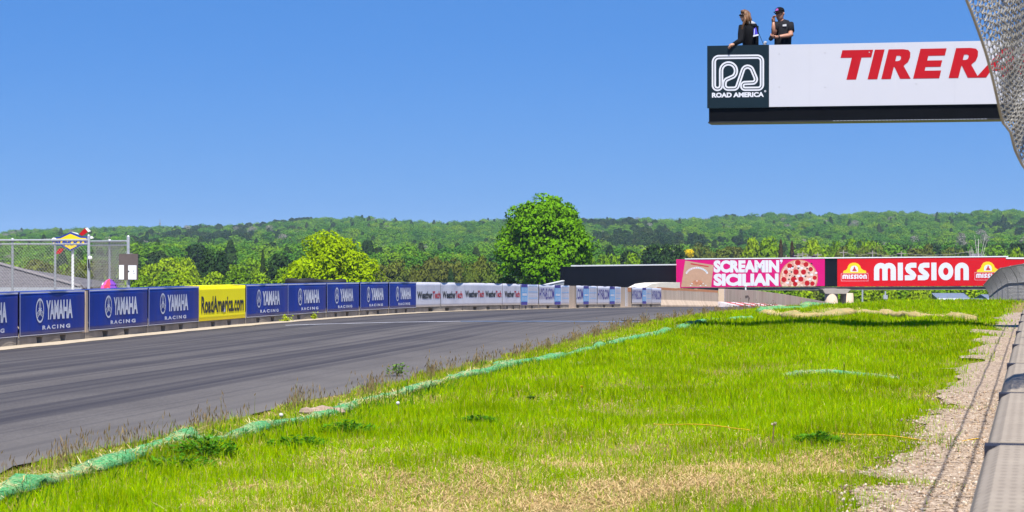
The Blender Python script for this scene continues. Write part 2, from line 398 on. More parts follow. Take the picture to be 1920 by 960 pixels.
def asphalt_mat():
    m, t, b = newmat('worn_asphalt')
    u = coords(t, (1, 1, 1), 'UV'); o = coords(t)
    fine = noise_tex(t, o, 38, 4, .85); mid = noise_tex(t, o, .5, 5, .6)
    base = ramp(t, mid, [(.3, (.072, .064, .061)), (.7, (.098, .088, .083))])
    base = mixc(t, .7, base, ramp(t, fine, [(.25, (.40, .40, .40)), (.5, (.95, .95, .95)), (.75, (1.9, 1.9, 1.9))]), 'MULTIPLY')
    # rubber laid along the racing line
    w = N(t, 'ShaderNodeVectorMath', operation='ADD'); t.links.new(u, w.inputs[0])
    nzc = N(t, 'ShaderNodeTexNoise'); nzc.inputs['Scale'].default_value = .03; t.links.new(u, nzc.inputs['Vector'])
    sc = N(t, 'ShaderNodeVectorMath', operation='SCALE'); sc.inputs['Scale'].default_value = 1.0; t.links.new(nzc.outputs['Color'], sc.inputs[0]); t.links.new(sc.outputs[0], w.inputs[1])
    for s_, k, lo, hi, amt in (((2.6, .010, 1), 1.0, .50, .60, .62), ((7, .025, 1), 1.0, .54, .64, .50), ((.7, .006, 1), 1.0, .44, .62, .36)):
        mp = N(t, 'ShaderNodeMapping'); mp.inputs['Scale'].default_value = s_; mp.inputs['Location'].default_value = (s_[0]*3.1, 0, s_[1]*90); t.links.new(w.outputs[0], mp.inputs[0])
        nn = noise_tex(t, mp.outputs[0], k, 3, .55); f = ramp(t, nn, [(lo, (0, 0, 0, 1)), (hi, (amt, amt, amt, 1))])
        base = mixc(t, f, base, (.020, .018, .024, 1))
    # paler dusty margin by the grass
    sp = N(t, 'ShaderNodeSeparateXYZ'); t.links.new(u, sp.inputs[0]); mr = N(t, 'ShaderNodeMapRange'); mr.inputs[1].default_value = TW-1.3; mr.inputs[2].default_value = TW-.2
    t.links.new(sp.outputs[0], mr.inputs[0]); mm = N(t, 'ShaderNodeMath', operation='MULTIPLY'); mm.inputs[1].default_value = .55; t.links.new(mr.outputs[0], mm.inputs[0])
    base = mixc(t, mm.outputs[0], base, (.15, .135, .12, 1))
    t.links.new(base, b.inputs['Base Color']); b.inputs['Roughness'].default_value = .82; b.inputs['Specular IOR Level'].default_value = .25
    bump(t, b, fine, .35, .006); return m
tag(strip('track', -58, 205, 1.0, lambda y: float(XL(y))+.44+.03*math.sin(y*3.1), lambda y: float(XL(y))+TW+.12*math.sin(y*1.1)+.07*math.sin(y*3.7), 15, .004, asphalt_mat()), kind='structure')
M['sand'] = pm('pale_grit', (.46, .38, .28), .9, .25, 6, bs=.4)
tag(strip('verge', -58, 205, 1.0, lambda y: float(XL(y))-3.0, lambda y: float(XL(y))+.50+.05*math.sin(y*2.3), 9, .012, M['sand']), kind='structure')

# painted start line, pale on the left and blue on the right, with a black timing strip at its right end
def band(name, pts, w, lift, mat):
    c = [Vector((a, b)) for a, b in pts]; V = []
    fine = []
    for a, b in zip(c[:-1], c[1:]): fine += [a.lerp(b, k/6) for k in range(6)]
    fine.append(c[-1])
    for i, p in enumerate(fine):
        V += [(p.x, p.y-w/2, h1(p.x, p.y-w/2)+lift), (p.x, p.y+w/2, h1(p.x, p.y+w/2)+lift)]
    f = [(2*i, 2*i+2, 2*i+3, 2*i+1) for i in range(len(fine)-1)]
    return tag(link(name, np_mesh(name, np.array(V), np.array(f)), mat), kind='structure')
M['line_white'] = pm('worn_white_line', (.46, .46, .50), .7, .3, 4, dirt=(.10, .095, .10), dirt_amt=.8)
M['line_blue'] = pm('worn_blue_line', (.13, .24, .44), .7, .25, 4, dirt=(.09, .09, .10), dirt_amt=.6)
M['strip_black'] = pm('black_rubber_strip', (.008, .008, .010), .7, .2, 5)
band('start_line_white', [(-4.9, 47.3), (-3.9, 48.7), (-2.6, 50.0), (-1.2, 50.9)], .34, .010, M['line_white'])
band('start_line_blue', [(-1.2, 50.9), (1.0, 50.9), (2.9, 50.4)], .36, .010, M['line_blue'])
band('start_line_white_end', [(2.9, 50.4), (4.0, 49.8)], .30, .010, M['line_white'])
band('timing_strip', [(2.6, 51.6), (3.9, 51.3)], .55, .014, M['strip_black'])

# gravel beside the near wall
ea = (0.2334, .9724)                                       # heading of the near wall (dx, dy)
def wall_x(y): return .97+(y-4.7)*.24
def gravel_l(y):
    return wall_x(y)-.80-.55*noise.noise((y*.45, 1.0, 0))-.30*noise.noise((y*1.3, 5.0, 0))-.16*noise.noise((y*3.7, 9.0, 0))-.25*float(sstep(13, 9, y))
def gravel_mat():
    m, t, b = newmat('crushed_gravel'); v = coords(t)
    vo = N(t, 'ShaderNodeTexVoronoi'); vo.inputs['Scale'].default_value = 42; t.links.new(v, vo.inputs['Vector'])
    bw = N(t, 'ShaderNodeSeparateColor'); t.links.new(vo.outputs['Color'], bw.inputs[0])
    c = ramp(t, bw.outputs[0], [(.0, (.14, .098, .066)), (.45, (.31, .228, .158)), (1, (.46, .37, .29))])
    c = mixc(t, .5, c, ramp(t, vo.outputs['Distance'], [(.35, (1, 1, 1)), (.75, (.35, .30, .27))]), 'MULTIPLY')
    t.links.new(c, b.inputs['Base Color']); b.inputs['Roughness'].default_value = .9
    bump(t, b, vo.outputs['Distance'], -.8, .02); return m
M['gravel'] = gravel_mat()
tag(strip('gravel_path', 2, 55, .2, gravel_l, lambda y: wall_x(y)+2.5, 14, .035, M['gravel']), kind='structure')
n = 9000; sy = 9+14*RNG.random(n)**1.4; gl = np.array([gravel_l(y) for y in sy]); wx = np.array([wall_x(y) for y in sy])
sx = gl-.12+(wx-gl+.12)*RNG.random(n); sr = (.004+.012*RNG.random(n)**2.2)
oct_v = np.array([(1,0,0),(-1,0,0),(0,1,0),(0,-1,0),(0,0,1),(0,0,-1)], float); oct_f = np.array([(0,2,4),(2,1,4),(1,3,4),(3,0,4),(2,0,5),(1,2,5),(3,1,5),(0,3,5)])
V = oct_v[None]*(sr[:, None, None]*(.6+.8*RNG.random((n, 6, 1)))*np.array([1.2, 1, .7])); a = RNG.random(n)*6.28
V = np.stack([V[..., 0]*np.cos(a)[:, None]-V[..., 1]*np.sin(a)[:, None], V[..., 0]*np.sin(a)[:, None]+V[..., 1]*np.cos(a)[:, None], V[..., 2]], -1)
V += np.stack([sx, sy, H(sx, sy)+.036], -1)[:, None]
cc = np.array([(.36, .275, .195), (.29, .21, .145), (.46, .39, .32), (.13, .095, .068), (.34, .235, .16)])[RNG.integers(0, 5, n)]
M['stone'] = tinted('gravel_stone', 0)
tag(link('gravel_stones', np_mesh('gravel_stones', V.reshape(-1, 3), (oct_f[None]+6*np.arange(n)[:, None, None]).reshape(-1, 3), col=np.repeat(cc, 6, 0)), M['stone']), kind='stuff')
# ------------------------------------------------------------------ trees
def rot_quads(C, Nn, size, asp=1.0):
    """one leaf quad per centre C with normal Nn"""
    n = len(C); r = RNG.normal(size=(n, 3)); t = np.cross(Nn, r); t /= np.linalg.norm(t, axis=1, keepdims=True)+1e-9
    b = np.cross(Nn, t); s = size[:, None]
    V = np.stack([C-t*s*asp, C-b*s*.55, C+t*s*asp, C+b*s*.55], 1)
    return V.reshape(-1, 3), np.arange(4*n).reshape(n, 4)
def unit(n):
    d = RNG.normal(size=(n, 3)); return d/np.linalg.norm(d, axis=1, keepdims=True)
def lobes_mesh(name, C, R, per, leaf, mat, crown_c, up=.25, jit=.55):
    """leaf clumps: C (n,3) lobe centres, R (n,) radii"""
    n = len(C); L = np.repeat(np.arange(n), per); d = unit(len(L)); d[:, 2] = np.where(d[:, 2] < -.55, -d[:, 2], d[:, 2])
    rr = R[L]*(1.06-.42*RNG.random(len(L))**1.6)
    p = C[L]+d*rr[:, None]*np.array([1, 1, .82])
    out = p-crown_c; out /= np.linalg.norm(out, axis=1, keepdims=True)+1e-9
    sn = d*.75+out*.35+np.array([0, 0, up]); sn /= np.linalg.norm(sn, axis=1, keepdims=True)
    gn = sn+jit*RNG.normal(size=sn.shape); gn /= np.linalg.norm(gn, axis=1, keepdims=True)
    V, Fq = rot_quads(p, gn, leaf*(.6+.8*RNG.random(len(L))))
    nr = np.repeat(sn*.8+gn*.35, 4, 0); nr /= np.linalg.norm(nr, axis=1, keepdims=True)
    me = np_mesh(name, V, Fq, True, nrm=nr); me.materials.append(mat); return me
def broad_crown(name, mat, W_=1., Ht=1., base=.15, nl=60, per=60, leaf=.05, lob=.2, shape=1.0, jit=.55):
    """crown of width W_ and total height Ht, lowest leaves at base*Ht"""
    d = unit(nl); d[:, 2] = np.where(RNG.random(nl) < .3, d[:, 2], np.abs(d[:, 2]))
    hc = base+(1-base)*.42; q = .62+.38*RNG.random(nl)**.55
    q[: nl//5] *= .55
    C = d*q[:, None]*np.array([W_*.5-lob*W_*.45, W_*.5-lob*W_*.45, 1])
    zz = np.where(d[:, 2] > 0, d[:, 2]*q*(1-hc-lob*.42)*Ht*shape, d[:, 2]*q*(hc-base-.02)*Ht)
    C[:, 2] = zz+hc*Ht
    R = lob*W_*(.55+.75*RNG.random(nl)**1.3)*.9
    return lobes_mesh(name, C, R, per, leaf, mat, np.array([0, 0, hc*Ht*.8]), jit=jit)
def conifer_crown(name, mat, W_, Ht, base=.08, n=2200, leaf=.3, rag=.25):
    t = RNG.random(n)**.75; z = base+(1-base)*t                       # 0 low .. 1 tip
    tiers = 11; ph = np.floor(t*tiers)/tiers; fr = t*tiers-np.floor(t*tiers)
    a = RNG.random(n)*6.283; br = np.floor(a/6.283*7+ph*3)
    wob = 1-rag*RNG.random(n)-.22*np.abs(np.sin(br*12.9+ph*78))
    rad = W_*.62*(1-t)**.75*(1-.26*fr)*wob*(.55+.45*RNG.random(n)**.4)+.02*W_
    p = np.stack([rad*np.cos(a), rad*np.sin(a), z*Ht-.06*rad], -1)
    out = np.stack([np.cos(a), np.sin(a), np.full(n, .45)], -1); out /= np.linalg.norm(out, axis=1, keepdims=True)
    gn = out+.6*RNG.normal(size=out.shape); gn /= np.linalg.norm(gn, axis=1, keepdims=True)
    V, Fq = rot_quads(p, gn, leaf*(.6+.8*RNG.random(n)), .9)
    me = np_mesh(name, V, Fq, True, nrm=np.repeat(out*.7+gn*.4, 4, 0)); me.materials.append(mat); return me
def trunk_mesh(name, r, h, limbs, mat, spread, seed=0):
    rg = random.Random(seed); b = MB()
    b.tube([(0, 0, -.6), (r*.2, 0, h*.3), (0, r*.3, h*.65), (r*.3, 0, h)], [r*1.25, r, r*.75, r*.25], 7)
    for i in range(limbs):
        a = i*2.4+rg.random(); z0 = h*(.25+.5*i/max(1, limbs)); L = spread*(.6+.5*rg.random())
        e = (math.cos(a)*L, math.sin(a)*L, z0+h*(.22+.2*rg.random())); mdl = (e[0]*.5, e[1]*.5, z0+(e[2]-z0)*.35)
        b.tube([(0, 0, z0), mdl, e], [r*.55, r*.35, r*.10], 5)
    me = bpy.data.meshes.new(name); me.from_pydata(b.v, [], b.f); me.update(); me.materials.append(mat)
    me.polygons.foreach_set('use_smooth', [True]*len(me.polygons)); return me
G = lambda r, g, b: (r, g, b, 1)
FM = dict(
    fresh=foliage('fresh_leaves', [G(.085, .175, .006), G(.14, .24, .005), G(.21, .29, .005)]),
    lime=foliage('lime_leaves', [G(.27, .39, .002), G(.32, .44, .002), G(.40, .47, .002)], .4),
    maple=foliage('maple_leaves', [G(.075, .20, .004), G(.10, .245, .004), G(.125, .275, .005)], .3),
    olive=foliage('olive_leaves', [G(.085, .095, .018), G(.11, .13, .018), G(.085, .145, .018)]),
    wood=foliage('woodland_leaves', [G(.030, .105, .014), G(.060, .16, .012), G(.10, .21, .010), G(.17, .26, .010)], .25, .16),
    dark=foliage('pine_needles', [G(.016, .038, .012), G(.026, .055, .013), G(.045, .062, .014)], .1),
    purple=foliage('purple_leaves', [G(.035, .016, .035), G(.05, .02, .05)], .15),
    rust=foliage('rusty_needles', [G(.055, .035, .016), G(.075, .05, .018)], .1),
    grey=foliage('budding_twigs', [G(.16, .155, .13), G(.24, .235, .20)], .1),
    gold=foliage('golden_leaves', [G(.60, .44, .004), G(.66, .50, .004)], .3),
)
CROWN = {}   # kind -> list of (mesh, width, height)
for k in range(4): CROWN.setdefault('wood', []).append((broad_crown('crown', FM['wood'], 10, 14, .02, 26, 130, .42, .30, 1.0, .30), 10, 14))
for k in range(3): CROWN.setdefault('fresh', []).append((broad_crown('crown', FM['fresh'], 8, 9, .02, 60, 110, .34, .22), 8, 9))
for k in range(3): CROWN.setdefault('olive', []).append((broad_crown('crown', FM['olive'], 7, 9, .02, 60, 90, .33, .21, 1.05), 7, 9))
for k in range(3): CROWN.setdefault('dark', []).append((conifer_crown('crown', FM['dark'], 8, 14, .04, 4200, .42), 8, 14))
for k in range(2): CROWN.setdefault('pine', []).append((broad_crown('crown', FM['dark'], 7, 15, .05, 44, 80, .42, .26), 7, 15))
CROWN['purple'] = [(broad_crown('crown', FM['purple'], 7, 8, .03, 50, 70, .32, .24), 7, 8)]
CROWN['rust'] = [(conifer_crown('crown', FM['rust'], 4, 13, .04, 2600, .35), 4, 13)]
CROWN['gold'] = [(broad_crown('crown', FM['gold'], 4, 13, .78, 30, 60, .22, .28), 4, 13)]
CROWN['grey'] = [(broad_crown('crown', FM['grey'], 8, 14, .10, 50, 40, .24, .22), 8, 14)]
TRUNK = trunk_mesh('trunk', .22, 8, 5, M['bark'], 2.4); PTRUNK = trunk_mesh('trunk', .16, 12, 0, M['bark'], 1)
BTRUNK = trunk_mesh('trunk', .14, 12, 9, M['pale_bark'], 2.2, 3)
FIRST_CROWN = {}
def tree(kind, px, d, ytop, wpx, label, cat='tree', group=None, name=None, var=None):
    """tree at distance d whose top stands at photo height ytop and whose crown is wpx photo pixels wide"""
    p = P(px, 480, d); zg = h1(p.x, p.y); top = P(px, ytop, d).z
    v = CROWN[kind]; i = random.randrange(len(v)) if var is None else var; me, w0, h0 = v[i]; hh = max(1.5, top-zg)
    r = empty(name or {'dark': 'conifer', 'pine': 'pine_tree', 'rust': 'conifer'}.get(kind, 'broadleaf_tree'), (p.x, p.y, zg), random.random()*6.28)
    tag(r, label, cat, group)
    sx = wpx/F*d/w0; sz = hh/h0
    c = link('crown', me, None, r); c.scale = (sx, sx, sz)
    t = link('trunk', PTRUNK if kind in ('dark', 'pine', 'rust') else (BTRUNK if kind == 'grey' else TRUNK), None, r)
    t.scale = (max(.5, sx), max(.5, sx), hh*.9/(12 if kind in ('dark', 'pine', 'rust', 'grey') else 8)*.85)
    FIRST_CROWN.setdefault((kind, i), c)
    return r
R_ = random.Random(5)
def row(kind, x0, x1, step, d, y0, jit, w, label, group, dj=.12):
    x = x0
    while x <= x1:
        dd = d*(1+R_.uniform(-dj, dj))
        tree(kind if isinstance(kind, str) else R_.choice(kind), x+R_.uniform(-.3, .3)*step, dd, y0+R_.uniform(-jit, jit), w*R_.uniform(.75, 1.3), label, 'tree', group)
        x += step*R_.uniform(.8, 1.2)
# the two solitary trees
def solitary(name, mat, px, d, ytop, wpx, base, nl, per, leaf, lob, label, limbs, shape=1.0):
    p = P(px, 480, d); zg = h1(p.x, p.y); hh = P(px, ytop, d).z-zg; w = wpx/F*d
    r = tag(empty(name, (p.x, p.y, zg), 0), label, 'tree')
    link('crown', broad_crown('crown', mat, w, hh, base, nl, per, leaf, lob, shape), None, r)
    link('trunk', trunk_mesh('trunk', w*.035, hh*.8, limbs, M['bark'], w*.3, 9), None, r)
    return r
solitary('maple_tree', FM['maple'], 1021, 230, 364, 190, .08, 250, 180, .20, .13, 'big round deep green maple standing against the sky behind the white banners', 10, 1.0)
solitary('linden_tree', FM['lime'], 622, 200, 436, 192, .03, 120, 180, .17, .15, 'wide yellow green tree behind the black tyre stacks', 9)
# bright thicket below the hills, left
row('fresh', -30, 545, 30, 430, 492, 7, 58, 'bright green bushy tree in the thicket behind the blue banners', 'bright trees in the left thicket')
row('fresh', -20, 540, 44, 340, 508, 7, 62, 'low bright green tree just above the blue banners', 'low bright trees above the blue banners')
row('olive', 705, 935, 24, 360, 490, 8, 50, 'olive brown tree behind the white banners left of the maple', 'olive trees left of the maple')
row('wood', 715, 930, 30, 520, 473, 5, 62, 'mid green tree between the yellow tree and the maple', 'mid green trees left of the maple')
row('olive', 60, 240, 34, 320, 487, 8, 60, 'olive tree seen through the wire fence on the left', 'olive trees behind the wire fence')
for x, y, w in ((293, 478, 34), (322, 476, 36), (352, 477, 34)): tree('pine', x, 520, y, w, 'dark low evergreen in the hedge left of the tall pines', 'tree', 'dark evergreen hedge')
for x, y, w, L in ((392, 461, 36, 'tallest dark pine of the pair above the yellow banner, left one'), (413, 463, 34, 'dark pine just right of the tallest pine above the yellow banner'),
                   (425, 494, 34, 'pointed dark spruce right above the yellow banner'), (404, 503, 24, 'small dark spruce left of the pointed spruce above the yellow banner'), (462, 507, 26, 'small dark evergreen above the right end of the yellow banner'),
                   (522, 463, 46, 'dark spreading pine just left of the yellow green tree'), (493, 470, 24, 'slim dark pine left of the spreading pine'),
                   (845, 505, 26, 'dark evergreen close to the left side of the maple')):
    tree('pine' if w > 30 and y < 480 else 'dark', x, 370, y, w*(1 if y < 480 else 1.5), L)
# right of the maple
row('fresh', 1105, 1200, 26, 420, 478, 7, 50, 'bright tree right of the maple above the black wall', 'bright trees right of the maple')
for x, y, w, L in ((1183, 455, 48, 'left dark evergreen of the clump above the black wall'), (1226, 449, 50, 'tallest dark evergreen above the black wall'), (1250, 450, 42, 'middle right dark evergreen of the clump above the black wall'), (1271, 453, 40, 'rightmost dark evergreen of the clump beside the pink billboard')):
    tree('pine', x, 420, y, w, L)
tree('gold', 1292, 490, 463, 17, 'small golden yellow tree above the pink billboard')
row('olive', 1300, 1395, 26, 470, 462, 6, 48, 'olive tree above the pink billboard', 'olive trees above the pink billboard')
for x, y, w, L in ((1412, 449, 52, 'bright round tree above the word on the pink billboard, left one'), (1445, 447, 56, 'tallest bright round tree above the pink billboard'), (1442, 468, 40, 'low bright tree in front of the round ones above the pink billboard'), (1400, 470, 38, 'low bright tree left of the round ones above the pink billboard')):
    tree('fresh', x, 480, y, w, L)
for x, y, w, L in ((1464, 451, 24, 'rust brown conifer above the pizza picture, left one'), (1485, 454, 24, 'rust brown conifer above the pizza picture, right one')): tree('rust', x, 450, y, w, L)
for x, y, w, L in ((1490, 470, 16, 'small dark purple tree between the utility poles'), (1523, 473, 26, 'wide dark purple tree above the black bridge gap')): tree('purple', x, 440, y, w, L)
row('fresh', 1515, 1640, 27, 500, 457, 6, 50, 'bright tree above the gap between the two billboards', 'bright trees above the billboard gap')
row('pine', 1640, 1960, 17, 640, 450, 4, 30, 'dark pine in the long row above the red billboard', 'row of pines above the red billboard')
row('olive', 1560, 1800, 30, 520, 466, 5, 46, 'olive tree in front of the pine row above the red billboard', 'olive trees before the pine row')
for x, y, w, L in ((1806, 431, 34, 'pale budding tree on the slope, left one'), (1845, 433, 30, 'pale budding tree on the slope, right one'), (1905, 467, 36, 'x')):
    if L != 'x': tree('grey', x, 800, y, w, L)
    else: tree('fresh', x, 480, y, w, 'bright low tree above the right end of the red billboard')
# hedge seen under the far bridge
row('fresh', 1275, 1890, 34, 262, 536, 4, 66, 'yellow green bush seen below the far bridge', 'bushes below the far bridge', .06)
row('olive', 1270, 1870, 60, 285, 529, 4, 70, 'olive bush seen below the far bridge', 'olive bushes below the far bridge', .06)
# bare tree
r = tag(empty('bare_tree', (P(1834, 480, 470).x, 470, h1(P(1834, 480, 470).x, 470)), 0), 'leafless grey tree standing above the right part of the red billboard', 'tree')
t = link('trunk', trunk_mesh('trunk', .16, 12, 12, M['pale_bark'], 2.0, 6), None, r); t.scale = (1.1, 1.1, (P(1834, 448, 470).z-r.location.z)/12)

# the wood on the hills: one mass, instances of the same crowns
def far_forest():
    pts = []; rg = np.random.default_rng(3); d = 540.0
    while d < 2150:
        sp = 6.2 if d < 900 else (7.2 if d < 1500 else 8.6)
        n = int(.60*d/sp); x = (np.arange(n)/n-.5)*.60*d+rg.uniform(-.5, .5, n)*sp; y = d+rg.uniform(-.5, .5, n)*sp*.9
        pts.append(np.stack([x, y], -1)); d += sp*.95
    p = np.concatenate(pts); p = p[rg.random(len(p)) < .93]
    z = H(p[:, 0], p[:, 1]); n = len(p)
    nz = np.array([noise.noise((a*.008, b*.004, 1)) for a, b in p]); nz2 = np.array([noise.noise((a*.02, b*.02, 5)) for a, b in p])
    kind = np.where((nz+.5*nz2 < -.33), 4, np.where((nz2 > .30) & (rg.random(n) < .8), 6, np.where(rg.random(n) < .10, 5, rg.integers(0, 4, n))))
    kind = np.where(rg.random(n) < .03, 7, kind)
    sc = np.clip(np.exp(rg.normal(0, .16, n))*.78, .5, 1.05)
    me = bpy.data.meshes.new('far_forest'); me.vertices.add(n); me.vertices.foreach_set('co', np.c_[p, z].astype(np.float32).ravel())
    for nm, typ, dat in (('pick', 'INT', kind.astype(np.int32)), ('size', 'FLOAT', sc.astype(np.float32)), ('turn', 'FLOAT', (rg.random(n)*6.28).astype(np.float32))):
        at = me.attributes.new(nm, typ, 'POINT'); at.data.foreach_set('value', dat)
    o = link('far_forest', me); tag(o, kind='stuff'); o['label'] = 'mixed green woodland covering the hills'
    ng = bpy.data.node_groups.new('forest', 'GeometryNodeTree')
    ng.interface.new_socket('Geometry', in_out='INPUT', socket_type='NodeSocketGeometry'); ng.interface.new_socket('Geometry', in_out='OUTPUT', socket_type='NodeSocketGeometry')
    gi = ng.nodes.new('NodeGroupInput'); go = ng.nodes.new('NodeGroupOutput'); L = ng.links.new
    src = []
    for key in (('wood', 0), ('wood', 1), ('wood', 2), ('wood', 3), ('pine', 0), ('dark', 0), ('fresh', 1), ('grey', 0)):
        if key not in FIRST_CROWN:
            k, i = key; FIRST_CROWN[key] = None
        src.append(key)
    jn = ng.nodes.new('GeometryNodeJoinGeometry'); insts = []
    for key in src:
        ob = FIRST_CROWN[key]
        if ob is None: tree(key[0], 700, 545, 470, 50, 'mid green tree between the yellow tree and the maple' if key[0] == 'wood' else 'bright green bushy tree in the thicket behind the blue banners', 'tree',
                            'mid green trees left of the maple', var=key[1]); ob = FIRST_CROWN[key] or [q for q in bpy.data.objects if q.data is CROWN[key[0]][key[1]][0]][0]
        oi = ng.nodes.new('GeometryNodeObjectInfo'); oi.inputs['Object'].default_value = ob; oi.inputs['As Instance'].default_value = True; oi.transform_space = 'ORIGINAL'
        insts.append(oi)
    for oi in reversed(insts): L(oi.outputs['Geometry'], jn.inputs[0])
    ip = ng.nodes.new('GeometryNodeInstanceOnPoints'); ip.inputs['Pick Instance'].default_value = True
    mp = ng.nodes.new('GeometryNodeMeshToPoints'); L(gi.outputs[0], mp.inputs[0]); L(mp.outputs[0], ip.inputs['Points']); L(jn.outputs[0], ip.inputs['Instance'])
    def attr(nm, ty):
        a = ng.nodes.new('GeometryNodeInputNamedAttribute'); a.data_type = ty; a.inputs['Name'].default_value = nm; return a.outputs['Attribute']
    L(attr('pick', 'INT'), ip.inputs['Instance Index']); cb = ng.nodes.new('ShaderNodeCombineXYZ'); L(attr('turn', 'FLOAT'), cb.inputs[2])
    L(cb.outputs[0], ip.inputs['Rotation']); L(attr('size', 'FLOAT'), ip.inputs['Scale']); L(ip.outputs[0], go.inputs[0])
    mo = o.modifiers.new('forest', 'NODES'); mo.node_group = ng
    print('FOREST', n)
far_forest()
# ------------------------------------------------------------------ concrete barrier line with banners
ORD = ['first', 'second', 'third', 'fourth', 'fifth', 'sixth', 'seventh', 'eighth', 'ninth', 'tenth']
def frame(A, B):
    """matrix with x from A to B, y pointing away from the track, z up; returns (matrix, length)"""
    e = (B-A); L = e.length; e.normalize(); nback = Vector((0, 0, 1)).cross(e).normalized(); up = e.cross(nback).normalized()
    m = Matrix((e, nback, up)).transposed().to_4x4(); m.translation = A; return m, L
def hit(m, px, py, yoff=0.0):
    """(x, z) on the frame's plane y = yoff under a photo pixel"""
    mi = m.inverted(); o = mi @ Vector((0, 0, CZ)); q = mi.to_3x3() @ ray(px, py); t = (yoff-o.y)/q.y; w = o+q*t
    return w.x, w.z
def bar_pt(px, off=0.0):
    y = on_line(px); x = float(XL(y)); return Vector((x, y, float(ZB(y))+.012))
FACE = -.30                                             # barrier centre line to the banner plane, towards the track
def barrier(pa, pb, h, label, mat, orange=False, feet=True, group='concrete barriers along the far edge of the track'):
    A, B = pa.copy(), pb.copy(); e = (B-A).normalized(); nb = Vector((0, 0, 1)).cross(e).normalized()
    A += nb*.30; B += nb*.30; m, L = frame(A, B); L -= .035
    z0 = .11 if feet else 0
    prof = [(-.29, z0), (-.29, .12 if feet else .08), (-.13, .33), (-.09, h), (.09, h), (.13, .33), (.29, .12 if feet else .08), (.29, z0)]
    b = MB().prism(prof, 0, L)
    if feet:
        for a0, a1 in ((0, .27), (.36, .62), (.71, 1.0)):
            x0, x1 = a0*L, a1*L; s0 = 0 if a0 == 0 else .05; s1 = 0 if a1 == 1 else .05
            b.prism([(x0-s0, -.03), (x1+s1, -.03), (x1, z0), (x0, z0)], -.285, .285, 'y')
    o = b.build('concrete_barrier', mat, None, bevel=.012); o.matrix_world = m
    tag(o, label, 'barrier', group)
    if orange:
        Art().rect(0, h-.21, L, h-.005).build('orange_stripe', M['orange'], o, .098)
    return o, m, L
def billow(L, amp, seed):
    rg = random.Random(seed); a = [rg.uniform(.3, 1)*amp for _ in range(4)]; p = [rg.random()*6 for _ in range(4)]; k = [rg.uniform(1.2, 5) for _ in range(4)]
    return lambda x, z: sum(a[i]*math.sin(k[i]*x+p[i]+(1.1*z if i % 2 else -.6*z)) for i in range(4))*.5+amp
def banner(pa, pb, h, mat, label, group, amp=.010, z0=.135, inset=.02, seed=0, name='banner', flap=0):
    """vinyl sheet hung on the track side of a barrier"""
    e = (pb-pa).normalized(); up = Vector((0, 0, 1)); nb = up.cross(e).normalized()
    m, L = frame(pa, pb)
    w = billow(L, amp, seed); nx, nz = max(12, int(L*10)), 8; x0, x1 = inset, L-inset; V = []; f = []
    for i in range(nx+1):
        for j in range(nz+1):
            x = x0+(x1-x0)*i/nx; z = z0+(h+.012-z0)*j/nz; V.append((x, -w(x, z), z))
    for i in range(nx):
        for j in range(nz): k = i*(nz+1)+j; f.append((k, k+nz+1, k+nz+2, k+1))
    n = len(V); V += [(x, y+.005, z) for x, y, z in V]; f += [tuple(q+n for q in a[::-1]) for a in f[:]]
    for i in range(nx): a = i*(nz+1); f += [(a+n, a+nz+1+n, a+nz+1, a), (a+nz, a+2*nz+1, a+2*nz+1+n, a+nz+n)]
    # lip folded back over the barrier top
    k = len(V); V += [(x0, -w(x0, h)-.002, h+.014), (x1, -w(x1, h)-.002, h+.014), (x1, .36, h+.018), (x0, .36, h+.018)]; f.append((k, k+1, k+2, k+3))
    me = bpy.data.meshes.new(name); me.from_pydata(V, [], f); me.update(); me.polygons.foreach_set('use_smooth', [True]*(nx*nz)+[False]*(len(f)-nx*nz))
    o = link(name, me, mat); o.matrix_world = m; tag(o, label, 'banner', group)
    return o, m, L, w
EDGE = [-118, 34, 161, 276, 372, 460, 538, 611, 673, 728, 779]
PTS = [bar_pt(p) for p in EDGE]
LG = [(p2-p1).length for p1, p2 in zip(PTS[:-1], PTS[1:])]
print('BARRIER LENGTHS', [round(x, 2) for x in LG])
HB = .85
# proportions of the racing print read from the banner second from the left
def yamaha_art(o, L, w, dx=0.0):
    """o's plane: emblem ring with three tuning forks, big word, small spaced word"""
    u = lambda q: q*L+dx*L
    cx_, cz_, rx, rz = u(.300), .545, .060*L, .205
    e = Art().ring(cx_, cz_, rx, rz, rx*.16, rz*.16)
    for k in range(3):
        a = math.radians(90+120*k); d = (math.cos(a), math.sin(a)); q = (-d[1], d[0])
        T = lambda s, t: (cx_+(d[0]*s+q[0]*t)*rx*.98, cz_+(d[1]*s+q[1]*t)*rz*.98)
        e.stroke([T(-.42, 0), T(.10, 0)], .020); e.stroke([T(.86, -.17), T(.25, -.17), T(.10, 0), T(.25, .17), T(.86, .17)], .017); e.stroke([T(.25, 0), T(.86, 0)], .010)
    e.build('emblem', M['print_white'], o, .007, w)
    t = Art().text('YAMAHA', u(.395), .385, u(.80), .712, .045); t.build('lettering', M['print_white'], o, .007, w)
    t = Art().text('RACING', u(.335), .222, u(.765), .292, .045, 0, 1.5); t.build('lettering', M['print_white'], o, .007, w)
    b = Art().rect(.022, .836, L-.022, .8615).rect(.03, .138, L-.03, .150).rect(.022, .138, .042, .860); b.build('hem', M['white_vinyl'], o, .0065, w)
blue_i = 0
BL = ['navy banner with tuning fork emblem cut off by the left edge of the photo', 'largest fully visible navy banner, leftmost whole one with tuning fork emblem',
      'navy banner with tuning fork emblem under the folded pink umbrella', 'navy banner touching the left side of the yellow banner', None,
      'navy banner touching the right side of the yellow banner', 'navy banner below the left black tyre stack', 'navy banner below the right black tyre stack',
      'second to last navy banner before the white banners', 'navy banner touching the first white banner']
